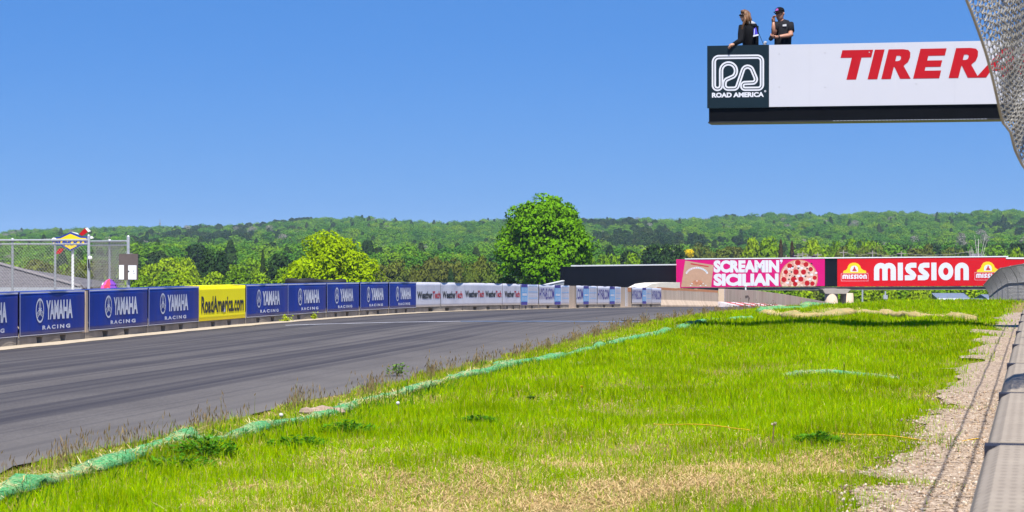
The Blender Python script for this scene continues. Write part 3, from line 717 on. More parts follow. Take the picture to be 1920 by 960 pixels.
for i in range(10):
    a, b = PTS[i], PTS[i+1]
    what = 'yellow banner' if i == 4 else ('navy banner cut by the left edge of the photo' if i == 0 else f'{ORD[i-1 if i < 4 else i-2]} whole navy banner from the left')
    bo, bm_, bL = barrier(a, b, HB, f'grey concrete barrier under the {what}', M['concrete'])
    if i == 1: MB().box(bL-.13, bL, -.295, -.10, .11, .845).build('end_face', M['wall_concrete'], bo)
    if i == 2: MB().box(0, .11, -.295, -.10, .11, .845).build('end_face', M['wall_concrete'], bo)
    e = (b-a).normalized(); a2 = a+e*(.12 if i == 2 else .01); b2 = b-e*(.015 if i != 1 else .10)
    if i == 4:
        o, m, L, w = banner(a2, b2, HB, M['yellow'], 'bright yellow banner with a black web address between navy banners', None, .006, seed=i)
        Art().text('RoadAmerica.com', .045*L, .295, .955*L, .650, .026).build('lettering', M['black_print'], o, .007, w)
        # torn hole with a pale scrap
        Art().poly([(.475*L, .31), (.50*L, .30), (.515*L, .37), (.50*L, .47), (.48*L, .45), (.455*L, .40)]).build('torn_hole', M['black_print'], o, .0085, w)
        Art().poly([(.505*L, .285), (.545*L, .31), (.53*L, .40), (.515*L, .35)]).build('scrap', M['white_vinyl'], o, .0095, w)
    else:
        o, m, L, w = banner(a2, b2, HB, M['blue'], BL[i], 'navy racing banners on the barriers', .014, seed=i)
        yamaha_art(o, L, w, {0: .05, 1: -.005, 2: 0.0, 3: -.03}.get(i, 0))
# white banners with black and red lettering
WT = [779, 825.5, 868, 908.5, 940.5, 975]
WTP = [bar_pt(p) for p in WT]
for i, q in enumerate(((779, 868), (868, 939.5), (941, 975))):
    barrier(bar_pt(q[0]), bar_pt(q[1]), HB, ['grey concrete barrier with yellow paint marks under the first two white lettered banners', 'grey concrete barrier under the third and fourth white lettered banners', 'grey concrete barrier under the last white lettered banner with red letters'][i], M['concrete'])
WTX = [(781.5, 825, 'first and widest'), (829.5, 866, 'second'), (871.5, 906.5, 'third'), (909.5, 939, 'fourth'), (944, 973.5, 'last and narrowest')]
for i in range(5):
    a, b = WTP[i], WTP[i+1]
    o, m, L, w = banner(a, b, HB, M['white_vinyl'], f'{WTX[i][2]} white banner with a black and red word, counted from the navy ones', 'white banners with black and red lettering', .016, .145, .006 if i else .02, 40+i)
    x0 = hit(m, WTX[i][0], 555)[0]; x1 = hit(m, WTX[i][1], 555)[0]; xm = x0+(x1-x0)*.635
    zt = .60 if i < 2 else .62; zb_ = .385 if i < 2 else .41
    Art().text('Weather', x0, zb_, xm, zt, .032).build('lettering', M['black_print'], o, .007, w)
    Art().text('Tech', xm+.02, zb_, x1, zt, .032).build('lettering', M['wt_red'], o, .007, w)
# banners with a web address, a sky blue column and ruled lines
HY = [('t', 1009.5, 1039, 'first'), ('t', 1080, 1093.5, 'cut off second'), ('t', 1120, 1142, 'third'), ('t', 1184, 1203.6, 'fourth'), ('t', 1222, 1239.5, 'last')]
SEG = [(976, 1009.5), (1009.5, 1067.5), (1067.5, 1119), (1119, 1164.5), (1164.5, 1184), (1184, 1239.5)]
for i, (a, b) in enumerate(SEG):
    lab = ['concrete barrier under the sky blue column next to the red lettered banner', 'concrete barrier under the first web address banner', 'bare ended concrete barrier under the cut off web address banner', 'concrete barrier under the third web address banner',
           'bare concrete barrier with white stripes and an orange corner', 'concrete barrier under the last two web address banners'][i]
    o, m, L = barrier(bar_pt(a), bar_pt(b), HB, lab, M['wall_concrete'] if i == 4 else M['concrete'], False)
    if i == 4:
        Art().rect(.40*L, .03, .47*L, .84).rect(.53*L, .03, .60*L, .84).build('white_stripes', M['white'], o, .30)
        Art().rect(.62*L, .66, .985*L, .84).build('orange_corner', M['orange'], o, .30)
        MB().box(0, L, -.297, -.12, .0, .845).build('flat_face', M['wall_concrete'], o)
    if i == 2: MB().box(0, hit(m, 1079.5, 560, -.3)[0], -.297, -.10, .0, .845).build('flat_face', M['wall_concrete'], o)
def hy(px0, px1, cells, label, seed):
    a, b = bar_pt(px0), bar_pt(px1)
    o, m, L, w = banner(a, b, HB, M['white_vinyl'], label, 'white banners with a sky blue column', .006, .13, .01, seed)
    for kind, c0, c1, part in cells:
        x0, x1 = hit(m, c0, 560)[0], hit(m, c1, 560)[0]
        if kind == 'col':
            Art().rect(x0, .138, x1, .855).build('sky_blue_column', M['sky_print'], o, .0055, w)
            Art().rect(x0, .138, x1, .25).rect(x0, .755, x1, .856).build('indigo_ends', M['purple_print'], o, .0075, w)
            d = x1-x0; A_ = Art().rect(x0+.16*d, .455, x1-.10*d, .545)
            for q in (.16, .36, .56, .74): A_.rect(x0+q*d, .57, x0+(q+.07)*d, .745); A_.rect(x0+q*d, .27, x0+(q+.07)*d, .43)
            A_.build('white_bars', M['print_white'], o, .0085, w)
        elif kind == 'lines':
            d = x1-x0; A_ = Art()
            for z in (.81, .585, .365): A_.rect(x0+.05*d, z, x1-.05*d, z+.017)
            A_.build('blue_rules', M['sky_print'], o, .0065, w)
            A_ = Art()
            for z in (.64, .42, .2):
                for q in range(9): A_.rect(x0+(.12+.09*q)*d, z, x0+(.135+.09*q)*d, z+.10)
            A_.build('small_print', M['grey_print'], o, .0065, w)
        else:
            Art().text(part, x0+.02, .34, x1-.02, .735, .012).build('lettering', M['purple_print'], o, .007, w)
M['grey_print'] = pm('faint_grey_print', (.52, .50, .60), .5, .05, 5)
hy(976, 1009, [('col', 976.5, 988.5, ''), ('lines', 989.5, 1008, '')], 'narrow white banner with a sky blue column beside the last red lettered banner', 61)
hy(1010, 1067, [('t', 1010.5, 1038.5, 'HYFAB.COM'), ('col', 1039, 1050.5, ''), ('lines', 1052, 1066.5, '')], 'first white banner with the full indigo web address', 62)
hy(1080, 1119, [('t', 1080.5, 1093, '.COM'), ('col', 1093.5, 1103.5, ''), ('lines', 1104.5, 1118, '')], 'white banner showing only the cut off end of the indigo web address', 63)
hy(1120, 1164, [('t', 1120.5, 1142, 'HYFAB.COM'), ('col', 1142.5, 1152, ''), ('lines', 1153, 1163.5, '')], 'white web address banner just left of the bare striped barrier', 64)
hy(1184.5, 1221.5, [('t', 1185, 1203.5, 'HYFAB.COM'), ('col', 1204, 1211, ''), ('lines', 1211.5, 1221, '')], 'white web address banner just right of the bare striped barrier', 65)
hy(1222, 1239.5, [('t', 1222.5, 1239, 'HYFAB.COM')], 'last white web address banner where the bare concrete wall begins', 66)
# yellow paint marks and weeds at the barrier foot
# bare high wall
WALL = [1239.8, 1277, 1315, 1353]
for i in range(3):
    barrier(bar_pt(WALL[i]), bar_pt(WALL[i+1]), .92+.02*i, ['bare stained concrete wall section with orange top next to the last banner', 'middle bare concrete wall section with orange top', 'bare concrete wall section with orange top, farthest of the three'][i], M['wall_concrete'], True, False, 'bare concrete wall sections')
WALL2 = [1354, 1416, 1470, 1512, 1546]
wz = lambda px: 480+np.interp(px, [1354, 1416, 1470, 1512, 1546], [61.5, 65, 72, 79.5, 86])
for i in range(4):
    pa, pb = bar_pt(WALL2[i]), bar_pt(WALL2[i+1]); A = pa; B = pb
    m, L = frame(A, B); xa, za = hit(m, WALL2[i], wz(WALL2[i])); xb, zb2 = hit(m, WALL2[i+1], wz(WALL2[i+1])); L2 = L-.04
    b = MB(); y0, y1 = -.12, .22
    b.add([(0, y0, -1.2), (L2, y0, -1.2), (L2, y0, zb2), (0, y0, za), (0, y1, -1.2), (L2, y1, -1.2), (L2, y1, zb2), (0, y1, za)], [(0, 1, 2, 3), (5, 4, 7, 6), (3, 2, 6, 7), (1, 5, 6, 2), (4, 0, 3, 7), (4, 5, 1, 0)])
    o = b.build('concrete_wall', M['wall_concrete'], None, bevel=.01); o.matrix_world = m
    tag(o, ['plain concrete wall section right of the white post line with a dark stain', 'plain concrete wall section in front of the pink billboard, second of the descending ones', 'plain concrete wall section above the red and white kerb', 'last low end of the concrete wall near the bridge pier'][i], 'wall', 'plain descending concrete wall sections')
    if i == 0: Art().rect(.0, .0, .10, za-.02).rect(.25, .0, .30, za-.02).build('white_stripes', M['white'], o, .126)
    if i == 0: Art().poly([(4.2*L/7, .75), (4.9*L/7, .8), (5.3*L/7, .62), (4.9*L/7, .35), (5.0*L/7, .68), (4.3*L/7, .6)]).build('scorch_mark', pm('scorched_concrete', (.16, .11, .08), .9, .3, 4), o, .126)
# red and white kerb
b1, b2 = MB(), MB(); kp = [gp(1352+k*12, 576.2-.043*k*12, .12) for k in range(15)]
kp = []
for k in range(17):
    px = 1346+k*11.0; y = on_line(px)-6; p = Vector(((px-960)/F*y, y, 0)); p.z = h1(p.x, p.y); kp.append(p)
for k in range(16):
    a, b = kp[k], kp[k+1]; nrm = Vector((b.y-a.y, -(b.x-a.x), 0)).normalized()
    q = [a, b, b+nrm*.9, a+nrm*.9]
    (b1 if k % 2 else b2).add([(v.x, v.y, v.z-.3) for v in q]+[(v.x, v.y, h1(v.x, v.y)+(.30 if t < 2 else .10)) for t, v in enumerate(q)], [(4, 5, 6, 7), (0, 1, 5, 4), (1, 2, 6, 5), (2, 3, 7, 6), (3, 0, 4, 7)])
kb = b1.build('kerb', pm('faded_red_paint', (.50, .05, .05), .7, .25, 2)); tag(kb, kind='structure')
b2.build('white_blocks', pm('faded_white_paint', (.66, .58, .58), .7, .2, 2), kb)

# ------------------------------------------------------------------ far bridge with billboards
bd = 195.0
A = P(1268, 538.5, bd+4); B = P(2120, 536, bd)
br = tag(empty('road_bridge', (P(1560, 538, bd).x, bd, P(1560, 538, bd).z), 0), 'far black bridge over the track carrying the pink and red billboards', 'bridge')
ro = br.location
def bb(b): b.v = [tuple(Vector(v)-ro) for v in b.v]; return b
m, L = frame(A, B)
def on(px, py): return hit(m, px, py)
def slab(px0, px1, pt0, pt1, pb0, pb1, y0, y1, name, mat, parent, mm=None):
    mm = mm or m; q = [hit(mm, px0, pb0), hit(mm, px1, pb1), hit(mm, px1, pt1), hit(mm, px0, pt0)]
    b = MB().add([mm @ Vector((x, y, z)) for y in (y0, y1) for x, z in q], [(0, 1, 2, 3), (7, 6, 5, 4), (0, 4, 5, 1), (1, 5, 6, 2), (2, 6, 7, 3), (3, 7, 4, 0)])
    if parent is br: bb(b)
    return b.build(name, mat, parent)
slab(1268.5, 2100, 486.5, 481.5, 538, 535.5, .02, .45, 'parapet', M['black_sheet'], br)
slab(1268, 2100, 540, 537.5, 545, 542.5, .1, 3.8, 'deck', pm('deck_concrete', (.20, .18, .16), .85, .2, 1), br)
q = slab(1284, 1890, 484.6, 479.9, 486.4, 481.9, -.10, .55, 'top_rail', M['white'], br)
slab(1268.5, 2100, 487, 482, 538, 535.5, 3.4, 3.75, 'rear_parapet', M['black_sheet'], br)
# splayed approach wall on the left
m2, L2 = frame(P(1058, 541, bd-12), P(1268, 541, bd+4))
slab(1058, 1267.5, 500, 497.2, 546, 546, 0, .4, 'approach_wall', M['black_sheet'], br, m2)
slab(1079, 1267.5, 497.2, 495.2, 499.6, 497.3, -.05, .45, 'top_rail', M['white'], br, m2)
slab(1014, 1057.6, 536.5, 526.5, 548, 548, 0, .15, 'approach_rail', pm('grey_rail', (.34, .36, .38), .5, .15, 3), br, m2)
slab(1012, 1057.6, 535.6, 525.5, 537.0, 527.2, -.04, .19, 'approach_handrail', M['white'], br, m2)
# pier: cap beam and two round columns
z_deck = P(1560, 542, bd).z
cb = MB(); cb.prism([(P(1543, 0, bd).x, z_deck-.02), (P(1596, 0, bd).x, z_deck-.02), (P(1588, 0, bd).x, z_deck-.42), (P(1548, 0, bd).x, z_deck-.42)], bd+.2, bd+3.6, 'y')
bb(cb).build('pier_cap', pm('pier_concrete', (.34, .30, .26), .85, .15, 2), br)
for x, y in ((1558.5, bd+.8), (1588, bd+3.0)):
    p = P(x, 0, y); zz = h1(p.x, y)-.5; c = MB().lathe([(.60, zz-z_deck), (.60, -.40)], 16, (p.x, y, z_deck)); bb(c).build('column', M['wall_concrete'], br, True)
# billboards
def board(px0, px1, t0, t1, b0, b1, mat, label, name='billboard'):
    o = slab(px0, px1, t0, t1, b0, b1, -.06, .015, name, mat, None); o.data.transform(m.inverted()); o.matrix_world = m; tag(o, label, 'billboard'); return o
pk = board(1268, 1546.5, 486.3, 485.2, 539.6, 536.2, M['pink'], 'magenta pink billboard with big white words, a carton and a pizza on the far bridge')
def ab(px, py): return hit(m, px, py, -.06)
def abox(art, txt, x0, x1, ytop, ybot, bold=.05, shear=0, space=1):
    a = ab(x0, ybot); b = ab(x1, ytop); art.text(txt, a[0], a[1], b[0], b[1], bold, shear, space); return art
def apoly(art, *pts): art.poly([ab(*p) for p in pts]); return art
C4 = lambda x, y: (1240+x/6, 460+y/6)
t = abox(Art(), 'SCREAMIN', C4(588, 0)[0], C4(1325, 0)[0], C4(0, 165)[1], C4(0, 308)[1], .06)
apoly(t, C4(1334, 160), C4(1364, 160), C4(1362, 185), C4(1345, 206), C4(1340, 205), C4(1350, 186), C4(1334, 184))
t.build('lettering', M['print_white'], pk, .064)
abox(Art(), 'SICILIAN', C4(588, 0)[0], C4(1318, 0)[0], C4(0, 316)[1], C4(0, 458)[1], .06).build('lettering', M['print_white'], pk, .064)
apoly(Art(), C4(268, 172), C4(588, 222), C4(560, 468), C4(222, 468)).build('printed_carton', M['kraft'], pk, .062)
rb = Art(); rb2 = Art(); rb3 = Art()
arc = [C4(400+128*math.cos(math.radians(a))*1.0, 352-100*math.sin(math.radians(a))) for a in range(20, 161, 10)]
rb.stroke([ab(*p) for p in arc], .15); rb.build('ribbon', M['print_white'], pk, .066)
for i, a in enumerate(range(150, 26, -9)):
    c = ab(*C4(400+128*math.cos(math.radians(a)), 352-100*math.sin(math.radians(a)))); (rb2 if i < 7 else rb3).stroke([(c[0]-.016, c[1]-.045), (c[0]+.012, c[1]+.045)], .04)
rb2.build('ribbon_lettering', M['wt_red'], pk, .069); rb3.build('ribbon_lettering', pm('teal_print', (.02, .33, .28), .5), pk, .069)
a_ = Art(); apoly(a_, C4(330, 200), C4(532, 234), C4(531, 246), C4(330, 214)); a_.build('carton_red_line', M['wt_red'], pk, .066)
a_ = Art(); a_.ell(*ab(*C4(408, 420)), .50, .24); a_.build('printed_food', pm('food_print', (.48, .20, .11), .5, .4, 6), pk, .066)
a_ = Art()
for x, y in ((345, 430), (470, 428), (400, 400), (440, 455), (500, 450), (330, 455)): a_.ell(*ab(*C4(x, y)), .075, .04)
a_.build('printed_food_flecks', M['print_white'], pk, .069)
# pizza disc, cut by the lower edge of the board
pc = C4(1545, 372); prx, prz = 215/6, 212/6
def disc(r): return [p for p in [(pc[0]+prx*r*math.cos(math.radians(a)), min(537.0, pc[1]-prz*r*math.sin(math.radians(a)))) for a in range(0, 360, 8)]]
def dclean(r):
    o = []
    for p in disc(r):
        if not o or abs(p[0]-o[-1][0])+abs(p[1]-o[-1][1]) > .05: o.append(p)
    return o
apoly(Art(), *dclean(1.0)).build('pizza_crust', pm('crust_print', (.62, .25, .14), .5, .2, 4), pk, .062)
apoly(Art(), *dclean(.94)).build('pizza_cheese', pm('cheese_print', (.72, .50, .40), .5, .45, 7, dirt=(.50, .05, .03), dirt_amt=1), pk, .064)
pp, pd, pw = Art(), Art(), Art()
for x, y, r in ((1445, 232, 30), (1535, 195, 32), (1628, 215, 28), (1515, 300, 32), (1600, 300, 30), (1680, 268, 26), (1378, 385, 30), (1490, 385, 34), (1400, 300, 26), (1570, 380, 30), (1725, 365, 24), (1640, 425, 30), (1505, 435, 26), (1700, 430, 26)):
    c = ab(*C4(x, y)); pp.ell(c[0], c[1], r/6/F*bd, r/6/F*bd, 12)
for x, y in ((1540, 258), (1445, 340), (1640, 262), (1465, 300), (1500, 350), (1660, 310), (1435, 385), (1690, 205), (1620, 350), (1480, 240)):
    c = ab(*C4(x, y)); pd.ell(c[0], c[1], 10/6/F*bd, 9/6/F*bd, 8)
for x, y in ((1545, 235), (1580, 255), (1475, 255), (1690, 330), (1545, 345), (1420, 420), (1595, 345), (1740, 310), (1440, 265), (1520, 400), (1670, 380)):
    c = ab(*C4(x, y)); pw.ell(c[0], c[1], 17/6/F*bd, 12/6/F*bd, 9)
pp.build('pepperoni', M['red_print'], pk, .067); pw.build('cheese_spots', M['print_white'], pk, .068); pd.build('olives', M['black_print'], pk, .069)
# red billboard, stepped at its right end
rd = board(1570, 1888, 484.9, 480.9, 537.2, 535.6, M['mission_red'], 'bright red billboard with a rounded white word and bell emblems on the far bridge')
q = slab(1888, 2100, 485.2, 486.2, 535.6, 535, -.06, .015, 'lower_end', M['mission_red'], None); q.data.transform(m.inverted()); q.parent = rd
slab(1886, 2100, 482.6, 484.2, 485.4, 486.4, -.10, .55, 'top_rail', M['white'], br)
# rounded word drawn with broad strokes: units of letter height 1
def mission(art, x0, x1, yt, yb, wt=.30):
    a = ab(x0, yb); b = ab(x1, yt); W_ = b[0]-a[0]; Hh = b[1]-a[1]; k = W_/5.36
    def S(pts, w): art.stroke([(a[0]+x*k, a[1]+z*Hh) for x, z in pts], w*k)
    def arch(x, wd):
        r = (wd-wt)/2; top = 1-.155
        return [(x+wt/2, 0), (x+wt/2, .62)]+[(x+wt/2+r-r*math.cos(t_*math.pi/8), .62+(top-.62)*math.sin(t_*math.pi/8)) for t_ in range(1, 8)]+[(x+wd-wt/2, .62), (x+wd-wt/2, 0)]
    S(arch(0, .77), wt); S(arch(.77-wt, .77), wt)
    def ess(x):
        wd = .66
        return [(x+wd, .855), (x+.36, .855), (x+.22, .80), (x+.165, .68), (x+.21, .56), (x+.44, .38), (x+.50, .28), (x+.46, .18), (x+.36, .145), (x, .145)]
    x = 1.34; S([(x+.15, 0), (x+.15, 1)], .29); x += .40; S(ess(x), .285); x += .73; S(ess(x), .285); x += .76; S([(x+.15, 0), (x+.15, 1)], .29)
    x += .40; art.ring(a[0]+(x+.42)*k, a[1]+.5*Hh, .42*k, .5*Hh, .27*k, .29*Hh, 28); x += .93; S(arch(x, .78), wt)
    return art
C5 = lambda x, y: (1540+x/4.8, 440+y/4.8)
mission(Art(), C5(474, 0)[0], C5(1330, 0)[0], C5(0, 250)[1], C5(0, 412)[1]).build('lettering', M['print_white'], rd, .064)
for i, (ox, oy) in enumerate(((0, 0), (1203, -9))):
    c = lambda x, y: C5(x+ox, y+oy)
    A_ = Art()
    apoly(A_, c(196, 346), c(200, 326), c(222, 318), c(236, 300), c(240, 282), c(256, 262), c(280, 252), c(308, 252), c(332, 262), c(350, 282), c(358, 304), c(378, 318), c(402, 326), c(404, 346)); A_.build('yellow_arch', M['logo_yellow'], rd, .062)
    w_ = Art(); apoly(w_, c(262, 334), c(262, 306), c(270, 288), c(286, 280), c(308, 280), c(324, 290), c(330, 306), c(330, 334)); w_.build('bell_niche', M['print_white'], rd, .064)
    w_ = Art(); apoly(w_, c(278, 328), c(280, 318), c(290, 306), c(294, 288), c(302, 288), c(306, 306), c(316, 318), c(318, 328)); w_.build('bell', M['wt_red'], rd, .066)
    w_ = Art(); p0, p1 = ab(*c(178, 418)), ab(*c(422, 346)); t_ = .018
    w_.rect(p0[0], p0[1], p1[0], p0[1]+t_).rect(p0[0], p1[1]-t_, p1[0], p1[1]).rect(p0[0], p0[1], p0[0]+t_, p1[1]).rect(p1[0]-t_, p0[1], p1[0], p1[1])
    w_.build('name_frame', M['print_white'], rd, .062)
    mission(Art(), c(190, 0)[0], c(410, 0)[0], c(0, 358)[1], c(0, 398)[1]).build('small_lettering', M['print_white'], rd, .064)
# slim white post below the pink billboard
p = P(1398, 548, 186); MB().tube([(0, 0, h1(p.x, 186)-p.z), (0, 0, .55)], .07, 8).box(-.12, .12, -.10, .10, .5, .62).build('marker_post', M['white']).location = p
tag(bpy.data.objects['marker_post'], 'slim white post standing between concrete wall and pink billboard', 'post')
# pale abutment wing beside the bridge's left end
mw, Lw = frame(P(1200, 545, 168), P(1275, 545, 172))
b = MB(); pts = [hit(mw, *q) for q in ((1200, 548), (1275, 548), (1275, 529.5), (1240, 530), (1222, 532.5), (1204, 541.5))]
b.prism([(x, z) for x, z in pts], 0, 1.6, 'y'); o = b.build('abutment', pm('bleached_concrete', (.66, .60, .52), .85, .1, 1.5)); o.matrix_world = mw; tag(o, 'pale sloping concrete abutment left of the pink billboard', 'abutment')
# ------------------------------------------------------------------ footbridge with the white board
fd = 43.0
fa = P(1326, 202, fd); fb = P(1866, 190.5, 41.9)
fm, fl = frame(Vector((fa.x, fa.y, fa.z)), Vector((fb.x, fb.y, fa.z)))
FT = P(1326, 86, fd).z-fa.z; FBm = P(1326, 231, fd).z-fa.z
fbr = tag(empty('footbridge', fa, 0), 'raised footbridge with a white board, red lettering and dark emblem panel', 'bridge'); fbr.matrix_world = fm
LEN = fl+3.2; DW = 1.9
xs = hit(fm, 1442, 140)[0]
MB().box(xs, LEN, 0, .035, .0, FT-.005).build('white_board', M['sign_white'], fbr)
MB().box(0, xs-.004, -.004, .035, -.01, FT).build('emblem_panel', M['dark_panel'], fbr)
MB().box(.03, LEN, .04, .24, FBm+.03, -.012).box(.03, LEN, DW-.2, DW, FBm+.15, -.012).build('girder', M['black_steel'], fbr)
MB().box(.02, LEN, -.02, .62, FBm, FBm+.028).build('girder_flange', pm('worn_black_steel', (.03, .03, .03), .4, .3, 3, spec=.3), fbr)
MB().box(.03, LEN, .25, DW-.21, -.10, .0).build('deck', pm('dark_deck', (.03, .03, .03), .8), fbr)
MB().box(0, LEN, DW, DW+.035, 0, FT).box(0, .03, .04, DW-.002, 0, FT).build('rear_parapet', M['dark_panel'], fbr)
b = MB()
for k in range(6): b.box(.08+k*2.4, .13+k*2.4, .036, .09, 0, FT-.02)
b.build('upright', M['black_steel'], fbr)
for x in (LEN-1.2, ):
    zg = h1(*(fm @ Vector((x, 1, 0))).to_2d())-fa.z
    for y in (.14, DW-.1): MB().box(x-.12, x+.12, y-.1, y+.1, zg, FBm).build('support_column', M['black_steel'], fbr)
fp = lambda px, py, yo=0: hit(fm, px, py, yo)
C6 = lambda x, y: (1320+x/7.385, 80+y/7.385)
bowl = [(340+103*math.cos(math.radians(a)), 390-103*math.sin(math.radians(a)), 0) for a in range(-48, 181, 12)]
path = [(137, 200, 70), (803, 193, 62), (803, 637, 55), (530, 640, 38), (530, 560, 38), (742, 552, 48), (597, 205, 70), (452, 637, 55), (278, 640, 62), (290, 520, 60)]+bowl+[(237, 640, 50), (137, 643, 50)]
loop = [fp(*C6(x, y), -.004) for x, y in fillet(path)]
Art().stroke(loop, .082, True).build('track_emblem', M['print_white'], fbr, .007)
Art().stroke(loop, .017, True).build('emblem_centre_line', M['dark_panel'], fbr, .009)
def ftext(txt, x0, x1, yt, yb, mat, name, bold=.05, shear=0, off=.003):
    a = fp(x0, yb); c = fp(x1, yt); Art().text(txt, a[0], a[1], c[0], c[1], bold, shear).build(name, mat, fbr, off)
ftext('ROAD AMERICA', C6(110, 0)[0], C6(830, 0)[0], C6(0, 683)[1], C6(0, 762)[1], M['print_white'], 'emblem_lettering', .05, 0, .007)
A_ = Art(); c = fp(*C6(847, 672)); A_.ring(c[0], c[1], .020, .020, .007, .007, 14); A_.ell(c[0], c[1], .007, .007, 8); A_.build('registered_mark', M['print_white'], fbr, .007)
# red italic word drawn letter by letter (x in letter units, slanted)
def red_word():
    A_ = Art(); C7 = lambda x, y: (1540+x/3, y/3)
    z0 = fp(*C7(150, 448))[1]; z1 = fp(*C7(150, 282))[1]; Hh = z1-z0; sl = .245
    def X(x): return fp(*C7(x, 445))[0]
    def L(x, *loops):                                            # loops in (unit x, unit z), placed at px x on the baseline
        x0 = X(x); u = (X(340)-X(260))/80.0
        A_.poly(*[[(x0+a*u+sl*bz*Hh, z0+bz*Hh) for a, bz in lp] for lp in loops])
    q = .26
    L(141, [(0, 0), (55, 0), (55, 1-q), (110, 1-q), (110, 1), (-64, 1), (-64, 1-q), (0, 1-q)])
    L(260, [(0, 0), (55, 0), (55, 1), (0, 1)])
    def R(x):
        bowl_o = [(80, 1), (112, .97), (127, .88), (132, .72), (127, .56), (112, .47), (98, .44)]
        L(x, [(0, 0), (54, 0), (54, .40), (58, .40), (106, 0), (165, 0), (108, .43)]+bowl_o[::-1][1:]+[(0, 1)], [(54, .60), (54, .78), (70, .78), (80, .75), (82, .69), (80, .63), (70, .60)])
    R(337); L(516, [(0, 0), (146, 0), (146, q), (54, q), (54, .385), (138, .385), (138, .60), (54, .60), (54, .76), (146, .76), (146, 1), (0, 1)])
    R(716); L(870, [(0, 0), (56, 0), (72, .22), (140, .22), (140, 0), (196, 0), (178, 1), (112, 1)], [(90, .42), (140, .42), (142, .80)])
    L(1085, [(150, .0), (150, .25), (75, .25), (55, .40), (55, .62), (75, .76), (150, .76), (150, 1), (60, 1), (10, .85), (0, .6), (0, .35), (15, .12), (60, 0)])
    L(1250, [(0, 0), (54, 0), (54, .36), (66, .44), (110, 0), (178, 0), (108, .58), (172, 1), (105, 1), (54, .66), (54, 1), (0, 1)])
    return A_
red_word().build('red_lettering', M['red_print'], fbr, .003)
A_ = Art()
for x, y in ((1461, 101), (1547, 99), (1461, 163), (1547, 163), (1630, 98), (1718, 157)): c = fp(x, y); A_.ell(c[0], c[1], .012, .012, 8)
A_.build('rivets', pm('rivet_grey', (.45, .45, .48), .5), fbr, .003)
c = fp(1679.5, 100)[0]; Art().rect(c-.003, .01, c+.003, FT-.02).build('seam', pm('seam_grey', (.62, .61, .66), .5), fbr, .0015)

A_ = Art()
for k in range(44): x = hit(fm, 1562+k*6.6, 225)[0]; A_.rect(x, FBm+.010, x+.045, FBm+.020)
A_.build('flange_slots', M['galv'], fbr, .0225)
A_ = Art()
for px in (1518, 1790, 1600): x = hit(fm, px, 150)[0]; A_.rect(x-.0015, .01, x+.0015, FT-.02)
A_.build('faint_seams', pm('faint_seam_grey', (.50, .50, .56), .5), fbr, .0015)
# ------------------------------------------------------------------ near wall and its wire fence
def wall_joint(i): return 4.02+2.42*i
ribs = None
def ribbed():
    m, t, b = newmat('ribbed_concrete'); v = coords(t)
    w1 = N(t, 'ShaderNodeTexWave', wave_type='BANDS', bands_direction='X'); w1.inputs['Scale'].default_value = 3.9; w1.inputs['Distortion'].default_value = 1.5; w1.inputs['Detail'].default_value = 2; t.links.new(v, w1.inputs['Vector'])
    w2 = N(t, 'ShaderNodeTexWave', wave_type='BANDS', bands_direction='Y'); w2.inputs['Scale'].default_value = 11; w2.inputs['Distortion'].default_value = 1; t.links.new(v, w2.inputs['Vector'])
    mu = N(t, 'ShaderNodeMath', operation='MULTIPLY'); t.links.new(w1.outputs[0], mu.inputs[0]); t.links.new(w2.outputs[0], mu.inputs[1])
    n1 = noise_tex(t, v, 2.2, 6, .7); c = ramp(t, n1, [(.3, (.205, .166, .125)), (.7, (.28, .235, .185))])
    c = mixc(t, .42, c, ramp(t, mu.outputs[0], [(.1, (1, 1, 1)), (.7, (.45, .42, .40))]), 'MULTIPLY')
    g = ramp(t, noise_tex(t, v, 1.1, 5, .7), [(.55, (0, 0, 0, 1)), (.75, (.5, .5, .5, 1))]); c = mixc(t, g, c, (.36, .30, .20, 1))
    t.links.new(c, b.inputs['Base Color']); b.inputs['Roughness'].default_value = .85; bump(t, b, mu.outputs[0], -.35, .01); return m
M['ribbed'] = ribbed(); M['joint_dark'] = pm('dark_joint_box', (.012, .014, .03), .8)
WH = CZ-.55
for i in range(-1, 15):
    y0, y1 = wall_joint(i)+.06, wall_joint(i+1)-.06; x0, x1 = wall_x(y0), wall_x(y1); zg = h1(x0, y0)
    A = Vector((x0, y0, zg)); B = Vector((x1, y1, zg)); m_, L_ = frame(A, B); h = WH-zg-(0 if y0 < 22 else .02*(y0-22))
    # frame's y axis points left/back for this wall: extrude towards the right of the wall line
    prof = [(0, -.2), (0, h-.05), (-.015, h-.018), (-.05, h), (-.40, h), (-.45, h-.05), (-.45, -.2)]
    o = MB().prism(prof, 0, L_).build('concrete_barrier', M['ribbed'], None, bevel=.006); o.matrix_world = m_
    MB().box(-.115, -.005, -.44, -.004, -.15, h-.004).build('joint_box', M['joint_dark'], o)  # dark box added to keep the gap between wall blocks dark
    lab = ['nearest', 'second nearest', 'third nearest', 'fourth nearest', 'fifth nearest', 'sixth nearest', 'seventh nearest'][i] if 0 <= i < 7 else ('block under the camera' if i < 0 else 'far')
    tag(o, f'{lab} blurred ribbed concrete block of the low wall at right' if 0 <= i < 7 else ('ribbed concrete block of the right wall behind the photo edge' if i < 0 else 'ribbed concrete block of the right wall beyond the photo edge'), 'barrier', 'ribbed blocks of the near right wall')
